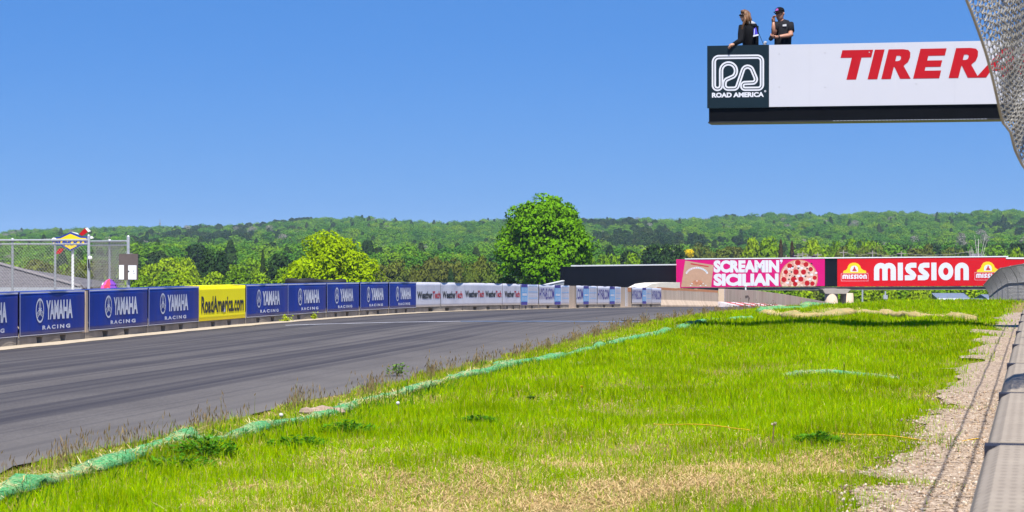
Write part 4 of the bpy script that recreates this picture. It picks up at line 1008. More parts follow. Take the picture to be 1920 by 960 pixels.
# curved catch fence: woven diagonal wires following a profile (offset right of the tip line, height above tip)
def fence_mesh(pt, s0, s1, t1, pitch, r, k=3, amp=0, seg=40):
    """pt(s, t): s along the fence, t up the profile in metres; returns MB with both families of diagonal wires"""
    V = []; Fq = []
    nb = 0
    for fam in (1, -1):
        c0 = s0-t1 if fam > 0 else s0; c1 = s1 if fam > 0 else s1+t1
        for c in np.arange(c0, c1, pitch):
            ts = np.linspace(0, t1, seg); sl = c+fam*ts; ok = (sl >= s0) & (sl <= s1)
            if ok.sum() < 2: continue
            P_ = np.array([pt(a, b_) for a, b_ in zip(sl[ok], ts[ok])])
            off = amp*np.where((np.arange(seg)[ok] % 2) == 0, 1, -1)*fam
            d = np.gradient(P_, axis=0); d /= np.linalg.norm(d, axis=1, keepdims=True)+1e-9
            ref = np.array([.3, -.9, .2]); a = np.cross(d, ref); a /= np.linalg.norm(a, axis=1, keepdims=True)+1e-9; b2 = np.cross(d, a)
            P_ = P_+a*off[:, None] if amp else P_
            n_ = len(P_)
            for j in range(k):
                an = 2*math.pi*j/k; V.append(P_+(a*math.cos(an)+b2*math.sin(an))*r)
            base = nb
            for j in range(k):
                j2 = (j+1) % k
                i_ = np.arange(n_-1); Fq.append(np.stack([base+j*n_+i_, base+j2*n_+i_, base+j2*n_+i_+1, base+j*n_+i_+1], -1))
            nb += k*n_
    return np.concatenate(V), np.concatenate(Fq)
ht = 1.5
nf = tag(empty('catch_fence', (wall_x(9)+.7, 9, h1(wall_x(9)+.7, 9)), 0), 'loose flap of chain link catch fence hanging in the upper right corner', 'fence'); no = Vector(nf.location)
CT = [(1778, -90, 7.392), (1791, -40, 7.458), (1802, 0, 7.524), (1818, 58, 7.656), (1836, 118, 7.788), (1852, 176, 7.920), (1863, 214, 8.019), (1870, 232, 8.085), (1886, 246, 8.151), (1897, 276, 8.250), (1915, 303, 8.382), (1950, 340, 8.514), (1990, 372, 8.646)]
CP = [np.array(P(*q_)) for q_ in CT]; CS = np.concatenate([[0], np.cumsum([np.linalg.norm(b_-a_) for a_, b_ in zip(CP[:-1], CP[1:])])])
def flap(s, t):
    """s along the hanging hem, t into the sheet: rightwards and away, bulging a little"""
    p = np.array([np.interp(s, CS, [c_[k] for c_ in CP]) for k in range(3)])
    return p+np.array([.50*t+.027*math.sin(t*4.8+s*2), .84*t-.033*math.sin(s*3.9), .55*t+.02*math.sin(t*7.5+s*3)])
for nm, pt_, pitch, ts in (('wire_mesh', flap, .038, 1.18), ('folded_wire_mesh', lambda s, t: flap(s+.02, t)+np.array([.033+.013*math.sin(s*4.5), .066+.02*math.sin(t*6), .013]), .044, 1.15)):
    V, Fq = fence_mesh(pt_, 0, CS[-1], ts, pitch, .0028, 4, .0033, int(ts*64))
    link(nm, np_mesh(nm, V-np.array(no), Fq, True), M['wire'], nf)
MB().tube([Vector(flap(s, -.004))-no for s in np.linspace(0, CS[-1], 40)], .0055, 6).build('hem_wire', M['wire'], nf)
# the fence itself runs on along the wall: posts, rails overhead, upright mesh beyond the picture's edge
def over(y, o_, z): return Vector((wall_x(y)+o_, y, z))-no
for o_ in (.16, .34): MB().tube([over(y, o_, CZ+ht) for y in np.arange(7.5, 46, 1.0)], .008, 6).build('overhead_rail', M['galv'], nf)
for y in np.arange(11.0, 46, 1.25): MB().tube([over(y, .10, CZ+ht+.02), over(y, .62, CZ+ht+.02)], .009, 5).build('cross_wire', M['galv'], nf)
for y in np.arange(8.6, 46, 5.0): MB().tube([over(y, .62, h1(wall_x(y)+.62, y)-.2), over(y, .62, CZ+ht-.2), over(y, .5, CZ+ht)], .022, 8).build('post', M['galv'], nf)
V, Fq = fence_mesh(lambda s, t: (wall_x(11+s)+.64, 11+s, WH+t), 0, 34, CZ+ht-WH, .12, .0035, 3, 0, 8)
link('upright_mesh', np_mesh('upright_mesh', V-np.array(no), Fq), M['wire'], nf)
# far curled fence on the right
ff = P(1900, 570, 120)
FK = [(1975, 88, 489), (1920, 102, 497), (1889, 116, 503), (1871, 133, 518), (1856, 150, 533.5)]
FP = [P(px, y, d) for px, d, y in FK]; FS = [0.0]
for p_, q_ in zip(FP[:-1], FP[1:]): FS.append(FS[-1]+math.hypot(q_.x-p_.x, q_.y-p_.y))
FLn = FS[-1]; FA = FP[0]
def far_pt(s, t):
    x, y, z = (float(np.interp(s, FS, [p_[k] for p_ in FP])) for k in range(3)); lf = (-.97, -.25)
    if t < 1.0: o = .45*(1-t)**1.5+.02; dz = -t*.8
    else: o = .02; dz = -.8-(t-1.0)
    return (x+lf[0]*o, y+lf[1]*o, z+dz)
fo = tag(empty('catch_fence', (FA.x, FA.y, h1(FA.x, FA.y)), 0), 'far grey curled mesh fence at the right edge in front of the red billboard', 'fence')
V, Fq = fence_mesh(far_pt, 0, FLn, 4.4, .14, .0075, 3, 0, 30)
link('wire_mesh', np_mesh('wire_mesh', V-np.array(fo.location), Fq, True), M['wire_far'], fo)
for s in np.linspace(.3, FLn-.1, 8): MB().tube([Vector(far_pt(s, t))-fo.location for t in np.linspace(0, 4.6, 14)], .045, 6).build('post', M['wire_far'], fo)
for t in (.05, 1.0, 2.2, 3.2): MB().tube([Vector(far_pt(s, t))-fo.location for s in np.linspace(0, FLn, 24)], .025, 5).build('tension_cable', M['wire_far'], fo)
b = MB(); q = [P(1884, 567, 92), P(1893, 562.5, 91.5), P(1935, 559, 91)]
ym, yL = frame(Vector((q[0].x, 92, 0)), Vector((P(1960, 0, 91).x, 91, 0)))
pr = [hit(ym, *v) for v in ((1882, 575), (1960, 575), (1960, 558.5), (1918, 559.5), (1900, 561), (1890, 563.5), (1883, 567.5))]
o = MB().prism(pr, 0, 1.1, 'y').build('rubber_barrier', pm('grey_rubber', (.13, .12, .13), .8, .2, 2)); o.matrix_world = ym; tag(o, 'low rounded dark grey barrier at the foot of the far curled fence', 'barrier')

# ------------------------------------------------------------------ things behind the barrier on the left
LD = 47.0
def lf_pt(s, t): return (s, 0, t)
def chain_fence(px0, px1, d0, d1, ytop, posts, label, dbl=False, tall=()):
    a, b = P(px0, ytop, d0), P(px1, ytop, d1); a.z = b.z = h1(b.x, b.y); zt = P(px1, ytop, d1).z-a.z
    m_, L_ = frame(a, b); r = tag(empty('wire_fence', a, 0), label, 'fence', 'wire fences behind the barrier'); r.matrix_world = m_
    V, Fq = fence_mesh(lambda s, t: (s, 0.0, t), 0, L_, zt, .075, .0034 if dbl else .0027, 3, 0, 8)
    link('wire_mesh', np_mesh('wire_mesh', V, Fq), M['wire_far'], r)
    if dbl:
        V2 = V.copy(); V2[:, 1] += .05; V2[:, 0] += .03; link('wire_mesh', np_mesh('wire_mesh', V2, Fq), M['wire_far'], r)
    for px in posts:
        x = hit(m_, px, 500)[0]; tl = .07 if px in tall else 0; MB().tube([(x, .03, -.3), (x, .03, zt+tl+.01)], .034 if px in tall else .026, 8).ball((x, .03, zt+tl+.015), .036, 8).build('post', M['galv'], r)
    MB().tube([(0, .0, zt), (L_, 0, zt)], .021, 6).tube([(0, .012, zt-.085), (L_, .012, zt-.085)], .016, 6).build('top_rail', M['galv'], r)
    return r
chain_fence(-60, 165, LD+1, LD, 450, (-38, 22, 102, 165), 'wire fence with grey posts in front of the left house roof', tall=(165,))
chain_fence(166, 238, LD+.3, LD-1.2, 452, (203, 238), 'denser wire fence section around the round lamp and sign box', True, tall=(238,))
# round white lamp on the corner post
p = P(169, 483.5, LD-.12); r = tag(empty('round_lamp', p, 0), 'small round white lamp clamped to the tall fence post', 'lamp')
MB().lathe([(.003, -.03), (.035, -.028), (.045, 0), (.042, .012), (.004, .02)], 16).build('lamp_head', M['white'], r, True).rotation_euler = (math.radians(78), 0, math.radians(15))
MB().tube([(0, .03, 0), (-.05, .08, -.04), (-.05, .10, -.22)], .012, 6).build('bracket', M['black_steel'], r)
# sign on a white pole
sd = 60.0; pc_ = P(135, 453, sd); zg = h1(pc_.x, sd); S = sd/F
r = tag(empty('fuel_sign', (pc_.x, sd, zg), 0), 'yellow diamond sign with blue lettering and red arrow on a white pole', 'sign'); zc = pc_.z-zg
MB().tube([(0, .1, -.3), (0, .1, zc-.18)], .038, 10).build('pole', M['white'], r)
C3 = lambda x, y: ((90+x/7.383-135)*S, (453-(420+y/7.383))*S)
def solid(name, mat, pts, y0, y1):
    b = MB().prism([(x, z+zc) for x, z in pts], y0, y1, 'y'); return b.build(name, mat, r)
outl = [C3(*q) for q in ((60, 225), (100, 182), (165, 178), (310, 112), (455, 170), (545, 172), (545, 292), (460, 296), (310, 372), (180, 302), (60, 300))]
M['sun_blue'] = pm('deep_blue_print', (.012, .04, .32), .4, .1, 4)
solid('sign_panel', M['sun_blue'], outl, .0, .10)
inn = [C3(*q) for q in ((72, 262), (108, 204), (170, 200), (310, 135), (450, 192), (530, 195), (530, 275), (450, 278), (310, 352), (190, 282), (75, 285))]
Art().poly([(x, z+zc) for x, z in inn]).build('yellow_field', M['logo_yellow'], r, .004)
a_, b_ = C3(96, 298), C3(535, 214)
Art().text('SUNOCO', a_[0], a_[1]+zc, b_[0], b_[1]+zc, .07, .18).build('lettering', M['sun_blue'], r, .008)
solid('arrow', M['red_print'], [C3(*q) for q in ((425, 140), (505, 58), (555, 105), (470, 165))], .03, .07)
solid('arrow', M['red_print'], [C3(*q) for q in ((105, 390), (150, 338), (222, 336), (165, 408), (105, 418))], .03, .07)
solid('arrow_tip', M['white'], [C3(*q) for q in ((508, 55), (540, 50), (588, 100), (552, 110))], .02, .075)
solid('lamp_hood', M['white'], [C3(*q) for q in ((325, 108), (400, 125), (415, 145), (345, 120))], .0, .12)
solid('lamp_hood', M['white'], [C3(*q) for q in ((560, 172), (600, 168), (625, 195), (600, 205), (562, 195))], .0, .12)
solid('lamp_hood', M['white'], [C3(*q) for q in ((45, 210), (70, 188), (95, 190), (70, 215))], .0, .12)
# dark sign box with a white sheet
q = P(241, 500, 44.5); r = tag(empty('notice_board', (q.x, 44.5, h1(q.x, 44.5)), 0), 'brown notice board with a white sheet behind the end post of the fence', 'sign'); zc = q.z-r.location.z; S = 44.5/F
X_ = lambda px: (px-241)*S
Z_ = lambda py: (500-py)*S+zc
MB().box(X_(223), X_(258.5), 0, .05, Z_(525), Z_(476)).build('board', pm('brown_board', (.11, .085, .08), .7, .15, 4), r)
MB().box(X_(223.5), X_(232.5), -.012, -.002, Z_(524), Z_(497)).box(X_(240.5), X_(256), -.012, -.002, Z_(524), Z_(497.5)).build('white_sheet', M['white'], r)
A_ = Art(); A_.poly([(X_(240.5), Z_(507)), (X_(243.5), Z_(508.5)), (X_(240.5), Z_(511))]).rect(X_(250.5), Z_(510), X_(251.6), Z_(507)).rect(X_(249), Z_(512.5), X_(254), Z_(512)).build('small_print', M['black_print'], r, .014)
MB().tube([(X_(240), .08, -.3), (X_(240), .08, Z_(478))], .03, 8).build('post', M['galv'], r)
# folded umbrella, pink and violet
q = P(206, 533, 46.2); r = tag(empty('umbrella', (q.x, 46.2, h1(q.x, 46.2)), 0), 'pink, red and violet umbrella top poking up behind the navy banner', 'umbrella'); zc = q.z-r.location.z
cols = [pm('violet_cloth', (.16, .04, .36), .7), pm('red_cloth', (.55, .02, .06), .7), pm('pink_cloth', (.75, .12, .42), .7), pm('violet_cloth_dark', (.14, .03, .34), .7)]
b = MB(); n = 8
for k in range(n):
    a0, a1 = 2*math.pi*k/n+.3, 2*math.pi*(k+1)/n+.3; pr = [(.0, .12), (.07, .085), (.15, -.01), (.215, -.14)]
    for (r0, z0), (r1, z1) in zip(pr[:-1], pr[1:]):
        q0 = [(r0*math.cos(a0)-.02+z0*.1, r0*math.sin(a0), z0), (r1*math.cos(a0), r1*math.sin(a0), z1), (r1*math.cos(a1), r1*math.sin(a1), z1), (r0*math.cos(a1)-.02+z0*.1, r0*math.sin(a1), z0)]
        b.add([(x, y, z+zc) for x, y, z in q0], [(0, 1, 2, 3)], {5: 1, 6: 0, 7: 3, 4: 2, 3: 2}.get(k, 0))
b.build('canopy', cols, r, True)
MB().tube([(0, 0, -.2), (-.01, 0, zc+.15)], .012, 6).build('shaft', M['galv'], r)
A_ = Art(); A_.ell(.0, zc-.115, .06, .04); A_.poly([(-.13, zc-.0), (-.10, zc+.05), (-.085, zc+.03), (-.115, zc-.02)]); A_.build('white_patch', M['white'], r, .235)
# house roof
d = 78.0; ax = P(-60, 0, d).x; w_eave = P(152, 536, d)
r = tag(empty('house', (ax, d, h1(ax, d)), 0), 'low house with a grey shingled hip roof behind the left wire fence', 'house'); zc = -r.location.z+0
ez = P(0, 540, d).z+zc; rz = P(0, 497, d+3).z+zc; X0, X1 = -9.0, w_eave.x-ax; y0, y1 = 0.0, 9.0
v = [(X0, y0, ez), (X1, y0, ez), (X1, y1, ez), (X0, y1, ez), (X0+3, 4.5, rz), (P(-2, 0, d+4.5).x-ax, 4.5, rz)]
MB().add(v, [(0, 1, 5, 4), (1, 2, 5), (2, 3, 4, 5), (3, 0, 4), (3, 2, 1, 0)]).build('roof', M['roof_grey'], r)
b = MB()
for q_ in ((0, 4), (1, 5), (4, 5)): b.tube([Vector(v[q_[0]])+Vector((0, 0, .03)), Vector(v[q_[1]])+Vector((0, 0, .03))], .09, 5)
b.build('ridge_cap', pm('ridge_grey', (.20, .18, .185), .85, .2, 6), r)
MB().box(X0, X1+.02, y0-.03, y0-.002, ez-.14, ez+.02).build('gutter', M['galv'], r)
MB().box(X0+.5, X1-.5, y0+.5, y1-.5, ez-3.2, ez-.01).build('wall', M['tan'], r)
# tyre stacks behind the barrier
for i, (px, w_, lab) in enumerate(((563, 58, 'left stack of worn black tyres behind the navy banners'), (619, 62, 'right stack of worn black tyres behind the navy banners'))):
    d = on_line(px)+3.0; q = P(px, 522 if i == 0 else 523.5, d); zg = h1(q.x, d); ro_ = w_/2/F*d
    r = tag(empty('tyre_stack', (q.x, d, zg), 0), lab, 'tyre stack', 'black tyre stacks'); hh = q.z-zg; th = hh/5
    for k in range(5):
        zc = th*(k+.5); pr = [(ro_*.55, zc-th*.40), (ro_*.85, zc-th*.48), (ro_*.97, zc-th*.36), (ro_, zc-th*.1), (ro_, zc+th*.1), (ro_*.97, zc+th*.36), (ro_*.85, zc+th*.48), (ro_*.55, zc+th*.40), (ro_*.52, zc)]
        n_ = 28; b = MB(); vs = [(a*math.cos(2*math.pi*j/n_), a*math.sin(2*math.pi*j/n_), z+(.015*math.sin(j*.45+i) if k == 4 else 0)) for a, z in pr for j in range(n_)]; m_ = len(pr)
        b.add(vs, [(a*n_+j, a*n_+(j+1) % n_, ((a+1) % m_)*n_+(j+1) % n_, ((a+1) % m_)*n_+j) for a in range(m_) for j in range(n_)])
        b.build('tyre', M['tyre'], r, True)
# houses behind the grass on the right
def gable(px0, px1, d, yr, ye, label, depth=7, mat=None):
    a, c = P(px0, ye, d), P(px1, ye, d); x0, x1 = 0, c.x-a.x; zg = h1(a.x, d)
    r = tag(empty('house', (a.x, d, zg), 0), label, 'house'); ez = a.z-zg; rz = P(px0, yr, d+depth/2).z-zg
    b = MB(); t_ = .12
    b.add([(x0, 0, ez), (x1, 0, ez), (x1, depth/2, rz), (x0, depth/2, rz), (x1, depth, ez), (x0, depth, ez)]+[(x0, 0, ez-t_), (x1, 0, ez-t_), (x1, depth, ez-t_), (x0, depth, ez-t_)],
          [(0, 1, 2, 3), (3, 2, 4, 5), (0, 6, 7, 1), (5, 4, 8, 9), (1, 7, 8, 4, 2), (0, 3, 5, 9, 6)])
    b.build('roof', mat or M['roof_blue'], r)
    b = MB(); e = .3; b.prism([(e, -.3), (depth-e, -.3), (depth-e, ez-t_-.01), (depth/2, rz-t_*2.2), (e, ez-t_-.01)], x0+e, x1-e); b.build('wall', M['siding'], r)
    b = MB().add([(x1+.02, -.02, ez-.16), (x1+.02, depth/2, rz-.15), (x1+.02, depth/2, rz+.05), (x1+.02, -.02, ez+.04)], [(0, 1, 2, 3)])
    b.box(x0, x1+.03, -.05, -.01, ez-.2, ez+.0); b.build('trim', M['white'], r)
    return r
gable(1757, 1818, 250, 549.5, 559, 'small house with a grey roof and white trim, left of two beyond the grass crest')
gable(1806, 1850, 240, 559.5, 566, 'low grey roofed outbuilding in front of the small houses beyond the grass', 5)
gable(1851, 1890, 252, 552, 560, 'grey roofed house partly hidden by the far curled fence')
gable(1783, 1846, 560, 475.5, 480.5, 'long grey roof above the right part of the red billboard', 8, M['roof_grey'])
gable(820, 839, 1150, 446, 451, 'greyish house among the trees on the hill left of the maple', 8, M['roof_grey'])
gable(799, 812, 1300, 436.5, 440, 'tiny white roofed house high on the wooded hill', 8, M['white'])
# utility poles, wires, mast
PO = [(1474, 478.5, 'leftmost pale utility pole above the pink billboard'), (1496, 475, 'thin utility pole beside the small purple tree'), (1505, 472, 'taller pole of the wooden frame above the pink billboard'), (1514, 477, 'short pole with a wide crossarm above the black bridge gap'), (1533, 473.5, 'utility pole with crossarm left of the black bridge gap'),
      (1581.5, 469, 'pale utility pole above the left bell emblem'), (1636, 470, 'pale utility pole above the start of the white word'), (1690, 471, 'utility pole above the middle of the white word'), (1818.5, 468, 'utility pole beside the leafless tree')]
poles = []
for x, y, lab in PO:
    d = 400.0; a = P(x, y, d); zg = h1(a.x, d); r = tag(empty('utility_pole', (a.x, d, zg), 0), lab, 'utility pole', 'utility poles behind the far bridge'); hh = a.z-zg
    MB().tube([(0, 0, -.5), (0, 0, hh)], [.15, .11], 7).build('pole', M['wood_pole'], r); MB().box(-.75, .75, -.06, .06, hh-.5, hh-.36).build('crossarm', M['wood_pole'], r); poles.append(Vector((a.x, d, a.z-.36)))
for i, (a, c, lab) in enumerate(((5, 6, 'power line left part above the red billboard'), (6, 7, 'power line middle part above the red billboard'), (7, 8, 'power line running to the leafless tree above the red billboard'))):
    a, c = poles[a], poles[c]; MB().tube([Vector((0, 0, 0))+(c-a)*k/10+Vector((0, 0, -.5*math.sin(math.pi*k/10))) for k in range(11)], .03, 4).build('power_line', M['wood_pole']).location = a
    tag([o for o in bpy.data.objects if o.name.startswith('power_line')][-1], lab, 'cable')
a = P(300, 411, 2100); zg = h1(a.x, 2100); o = MB().tube([(0, 0, -2), (0, 0, a.z-zg)], [.55, .30], 6).box(-.9, .9, -.4, .4, (a.z-zg)*.78, (a.z-zg)*.86).build('radio_mast', pm('mast_grey', (.22, .24, .28), .5)); o.location = (a.x, 2100, zg); tag(o, 'thin radio mast on the skyline above the left hill', 'mast')
for x, y0, y1, lab in ((1617, 543, 562, 'slim grey pedestal post on the grass crest near the pier'), (1660, 546, 566, 'grey meter post on the grass crest under the red billboard')):
    d = 92.0; a = P(x, y0, d); zg = h1(a.x, d); hh = a.z-zg
    b = MB().tube([(0, 0, -.2), (0, 0, hh)], .035, 7)
    if x > 1650: b.box(-.09, .09, -.06, .06, hh*.55, hh*.78)
    o = b.build('meter_post', M['galv']); o.location = (a.x, d, zg); tag(o, lab, 'post')
# ------------------------------------------------------------------ people on the footbridge
SKIN = pm('skin', (.50, .27, .18), .5, .08, 30, spec=.4); TANNED = pm('tanned_skin', (.42, .20, .13), .5, .1, 30, spec=.4)
JACKET = pm('black_jersey', (.004, .004, .006), .85, .3, 25, bs=.2, spec=.15); TEE = pm('charcoal_cotton', (.014, .014, .018), .85, .25, 25, bs=.2, spec=.15)
JEANS = pm('dark_denim', (.02, .025, .04), .8, .2, 30); HAIR = pm('light_brown_hair', (.17, .08, .035), .5, .45, 20, (4, 4, .7), bs=.4)
GREYH = pm('grey_fleece', (.42, .42, .45), .9, .1, 20); SHOE = pm('black_shoe', (.02, .02, .02), .6); LENS = pm('dark_lens', (.004, .004, .005), .15)
def skin_mesh(name, joints, edges, root=0, sub=2):
    """joints: (x, y, z, rx, ry) -> smooth continuous mesh"""
    me = bpy.data.meshes.new(name); me.from_pydata([j[:3] for j in joints], edges, []); me.update()
    o = bpy.data.objects.new(name, me); COL.objects.link(o); o.modifiers.new('skin', 'SKIN')
    if not me.skin_vertices: me.attributes.new('skin', 'FLOAT', 'POINT')
    for i, j in enumerate(joints):
        sv_ = me.skin_vertices[0].data[i]; sv_.radius = (j[3], j[4] if len(j) > 4 else j[3]); sv_.use_root = (i == root)
    sb = o.modifiers.new('sub', 'SUBSURF'); sb.levels = sub; sb.render_levels = sub
    dg = bpy.context.evaluated_depsgraph_get(); dg.update(); r = bpy.data.meshes.new_from_object(o.evaluated_get(dg))
    bpy.data.objects.remove(o); bpy.data.meshes.remove(me)
    v = [tuple(q.co) for q in r.vertices]; f = [tuple(p.vertices) for p in r.polygons]; bpy.data.meshes.remove(r); return v, f
def have_skin():
    me = bpy.data.meshes.new('t'); me.from_pydata([(0, 0, 0), (0, 0, 1)], [(0, 1)], []); o = bpy.data.objects.new('t', me); COL.objects.link(o); o.modifiers.new('s', 'SKIN')
    n_ = len(me.skin_vertices); bpy.data.objects.remove(o); return n_
def skin_layer_fix(joints, edges, root):
    pass
def limb(b, pts, rs, k=10): b.tube(pts, rs, k)
def hand(b, wrist, d, palm_n, curl=.5, s=1.0, mi=0):
    """palm, four jointed fingers of different lengths and a side thumb"""
    d = Vector(d).normalized(); n = Vector(palm_n); n = (n-d*n.dot(d)).normalized(); sd = d.cross(n); w = Vector(wrist)
    b.tube([w-d*.02*s, w+d*.03*s, w+d*.085*s], [.022*s, .034*s, .030*s], 8, True, mi)
    for i, L in enumerate((.068, .078, .074, .058)):
        off = (i-1.5)*.019*s; p0 = w+d*.075*s+sd*off; c = curl*(.8+.15*i)
        p1 = p0+(d*math.cos(c*.6)+n*math.sin(c*.6))*L*.45*s; p2 = p1+(d*math.cos(c*1.5)+n*math.sin(c*1.5))*L*.32*s; p3 = p2+(d*math.cos(c*2.2)+n*math.sin(c*2.2))*L*.26*s
        b.tube([p0, p1, p2, p3], [.0095*s, .009*s, .008*s, .006*s], 6, True, mi)
    p0 = w+d*.03*s-sd*.026*s; p1 = p0+(d*.6-sd*.7+n*.3).normalized()*.038*s; p2 = p1+(d*.85-sd*.2+n*.5).normalized()*.030*s
    b.tube([p0, p1, p2], [.012*s, .011*s, .008*s], 6, True, mi)
def head(b, c, yaw, tilt=0, s=1.0, mi=0):
    """c: head centre; yaw 0 looks to -y (the camera), + turns to the left of the picture (-x)"""
    R = Matrix.Rotation(-yaw, 3, 'Z') @ Matrix.Rotation(tilt, 3, 'X'); c = Vector(c)
    k = 18; pr = [(-.125, .012), (-.118, .034), (-.10, .050), (-.07, .062), (-.03, .070), (.01, .075), (.05, .077), (.085, .066), (.11, .042), (.122, .010)]
    vs = []
    for z, r in pr:
        for j in range(k):
            a = 2*math.pi*j/k; x = r*math.cos(a); y = r*1.18*math.sin(a)
            if y < 0 and z < -.03: y -= .010*(1-abs(x)/max(r, 1e-3))                 # chin
            if y > 0 and z < -.06: y *= .75
            vs.append(c+R @ Vector((x*s, (y+.004)*s, z*s)))
    n_ = len(pr); b.add(vs, [(i*k+j, i*k+(j+1) % k, (i+1)*k+(j+1) % k, (i+1)*k+j) for i in range(n_-1) for j in range(k)]+[tuple(range(k))[::-1], tuple(range((n_-1)*k, n_*k))], mi)
    q = lambda x, y, z: c+R @ Vector((x*s, y*s, z*s))
    b.tube([q(0, -.078, .020), q(0, -.096, -.012), q(0, -.104, -.024), q(0, -.086, -.034)], [.007*s, .011*s, .014*s, .008*s], 8, True, mi)   # nose
    b.tube([q(-.025, -.080, -.060), q(0, -.091, -.058), q(.025, -.080, -.060)], [.004*s, .0075*s, .004*s], 6, True, mi)                   # lips
    for sx_ in (-1, 1): b.tube([q(sx_*.074, .010, -.025), q(sx_*.084, .016, .0), q(sx_*.080, .012, .028)], [.008*s, .013*s, .009*s], 6, True, mi)
    for sx_ in (-1, 1): b.ball(q(sx_*.030, -.074, .018), .011*s, 8, mi)
    return q
def person(root, label): return tag(root, label, 'person')
# everything below is in footbridge space: x along the board, y away from the camera, z up; floor at DECKZ
DK = 0.0
def to_world(o): o.matrix_world = fm; return o
top = FT
# --- woman leaning on the emblem panel, looking left
wx0 = hit(fm, 1404, 60, .28)[0]
def WX(px, py, y): return hit(fm, px, py, y)
def pv(px, py, y): a = hit(fm, px, py, y); return Vector((a[0], y, a[1]))
b = MB()
hip = pv(1410, 96, .50); hip.z = DK+.92; ch = pv(1405, 58, .36); nk = pv(1400, 44, .33); hc = pv(1396.5, 30.5, .30)
body_j = [(hip, .135), (hip.lerp(ch, .5), .125), (ch, .135), (nk, .055), (nk.lerp(hc, .5), .050)]
limb(b, [j for j, r_ in body_j], [r_*.88 for j, r_ in body_j], 12)
for sx_ in (-1, 1):
    kn = Vector((hip.x+.10*sx_, .40, DK+.50)); an = Vector((hip.x+.11*sx_, .47, DK+.09)); limb(b, [hip+Vector((.07*sx_, 0, .02)), kn, an, an+Vector((0, -.02, -.06))], [.085, .055, .038, .036], 10)
    b.tube([an+Vector((0, .05, -.05)), an+Vector((0, -.05, -.06)), an+Vector((0, -.15, -.07))], [.035, .036, .022], 8)
shL = pv(1391, 52, .26); shR = pv(1415, 50, .42); elL = pv(1389, 76, .10); wrL = pv(1375, 83.5, -.03)
limb(b, [ch.lerp(shL, .4), shL, elL, wrL], [.05, .045, .036, .024], 10)
elR = Vector((shR.x+.02, .40, top+.02)); wrR = Vector((shR.x-.12, .22, top-.16)); limb(b, [ch.lerp(shR, .4), shR, elR, wrR], [.05, .045, .036, .024], 10)
hand(b, wrL, (-.85, -.35, -.30), (-.2, -.3, -1), .9); hand(b, wrR, (-.9, -.3, -.1), (0, 0, -1), .4)
q = head(b, hc, math.radians(58), 0, .98)
w_o = b.build('person', SKIN, None, True); to_world(w_o); person(w_o, 'woman with long brown hair and black jacket leaning over the dark emblem panel')
b = MB()
limb(b, [hip+Vector((0, 0, -.10)), hip+Vector((0, 0, .05)), hip.lerp(ch, .55), ch+Vector((.01, 0, -.02)), ch.lerp(nk, .65), nk+Vector((0, .01, .0))], [.165, .172, .158, .155, .105, .068], 14)
limb(b, [ch.lerp(shL, .5), shL, shL.lerp(elL, .5), elL, elL.lerp(wrL, .55), wrL+(elL-wrL)*.06], [.070, .076, .072, .064, .050, .040], 12)
limb(b, [ch.lerp(shR, .5), shR, elR, wrR], [.075, .080, .062, .04], 12)
j = b.build('jacket', JACKET, w_o, True)
b = MB(); b.tube([nk+Vector((-.05, .02, .01)), nk+Vector((.045, -.035, .02)), nk+Vector((.125, .02, -.02)), nk+Vector((.10, .12, -.03))], [.028, .055, .055, .035], 10); b.build('hood', GREYH, w_o, True)
b = MB(); b.tube([nk+Vector((.075, -.05, -.04)), nk+Vector((.16, .0, -.055)), nk+Vector((.13, .12, -.07))], [.035, .055, .045], 10); b.build('hood_back', JACKET, w_o, True)
b = MB()
for sx_ in (-1, 1): kn = Vector((hip.x+.10*sx_, .40, DK+.50)); an = Vector((hip.x+.11*sx_, .47, DK+.10)); limb(b, [hip+Vector((.06*sx_, 0, .03)), kn, an], [.115, .075, .055], 12)
b.build('trousers', JEANS, w_o, True)
b = MB()
for sx_ in (-1, 1): an = Vector((hip.x+.11*sx_, .47, DK+.03)); b.tube([an+Vector((0, .06, 0)), an+Vector((0, -.05, 0)), an+Vector((0, -.16, -.005))], [.036, .042, .028], 8)
b.build('shoe', SHOE, w_o, True)
# hair: cap of strands plus long locks over the chest
b = MB(); rg = random.Random(2)
b.ball(hc+Vector((.010, .008, .030)), .099, 14, 0, (.98, 1.04, 1.02))
for k in range(14):
    a = rg.uniform(1.2, 4.6); b.tube([hc+Vector((.0, 0, .128)), hc+Vector((.07*math.cos(a), .075*math.sin(a)-.01, .10)), hc+Vector((.085*math.cos(a)+.015, .095*math.sin(a), .055))], [.012, .018, .010], 6)
for k in range(46):
    a = rg.uniform(-.4, 3.9); base = hc+Vector((.022+.075*math.cos(a), .01+.085*math.sin(a)*rg.choice((1, -1, -1)), .05+.03*rg.random()))
    if base.x < hc.x-.035: continue
    m1 = base+Vector((.035*rg.random(), rg.uniform(-.02, .02), -.13)); m2 = m1+Vector((rg.uniform(-.03, .02), rg.uniform(-.03, .02), -.09)); b.tube([base, m1, m2], [.014, .018, .006], 5)
for k in range(12):
    base = hc+Vector((.01+.02*rg.random(), -.085+.02*rg.random(), -.02)); m1 = pv(1393.5+3*rg.random(), 42, .21+.03*rg.random()); e_ = pv(1389+3.5*rg.random(), 50+6*rg.random(), .15+.03*rg.random())
    b.tube([base, base.lerp(m1, .6)+Vector((.01, -.02, 0)), m1, e_], [.010, .015, .015, .005], 5)
b.build('hair', HAIR, w_o, True)
b = MB(); R_y = Matrix.Rotation(-math.radians(58), 3, 'Z')
for sx_ in (-1, 1): b.ball(q(sx_*.031, -.090, .019), .024, 10, 0, (1, 1, .8))
b.tube([q(-.074, -.02, .024), q(-.066, -.075, .024), q(0, -.098, .026), q(.066, -.075, .024), q(.074, -.02, .024)], .006, 6)
b.build('sunglasses', LENS, w_o, True)
A_ = MB()
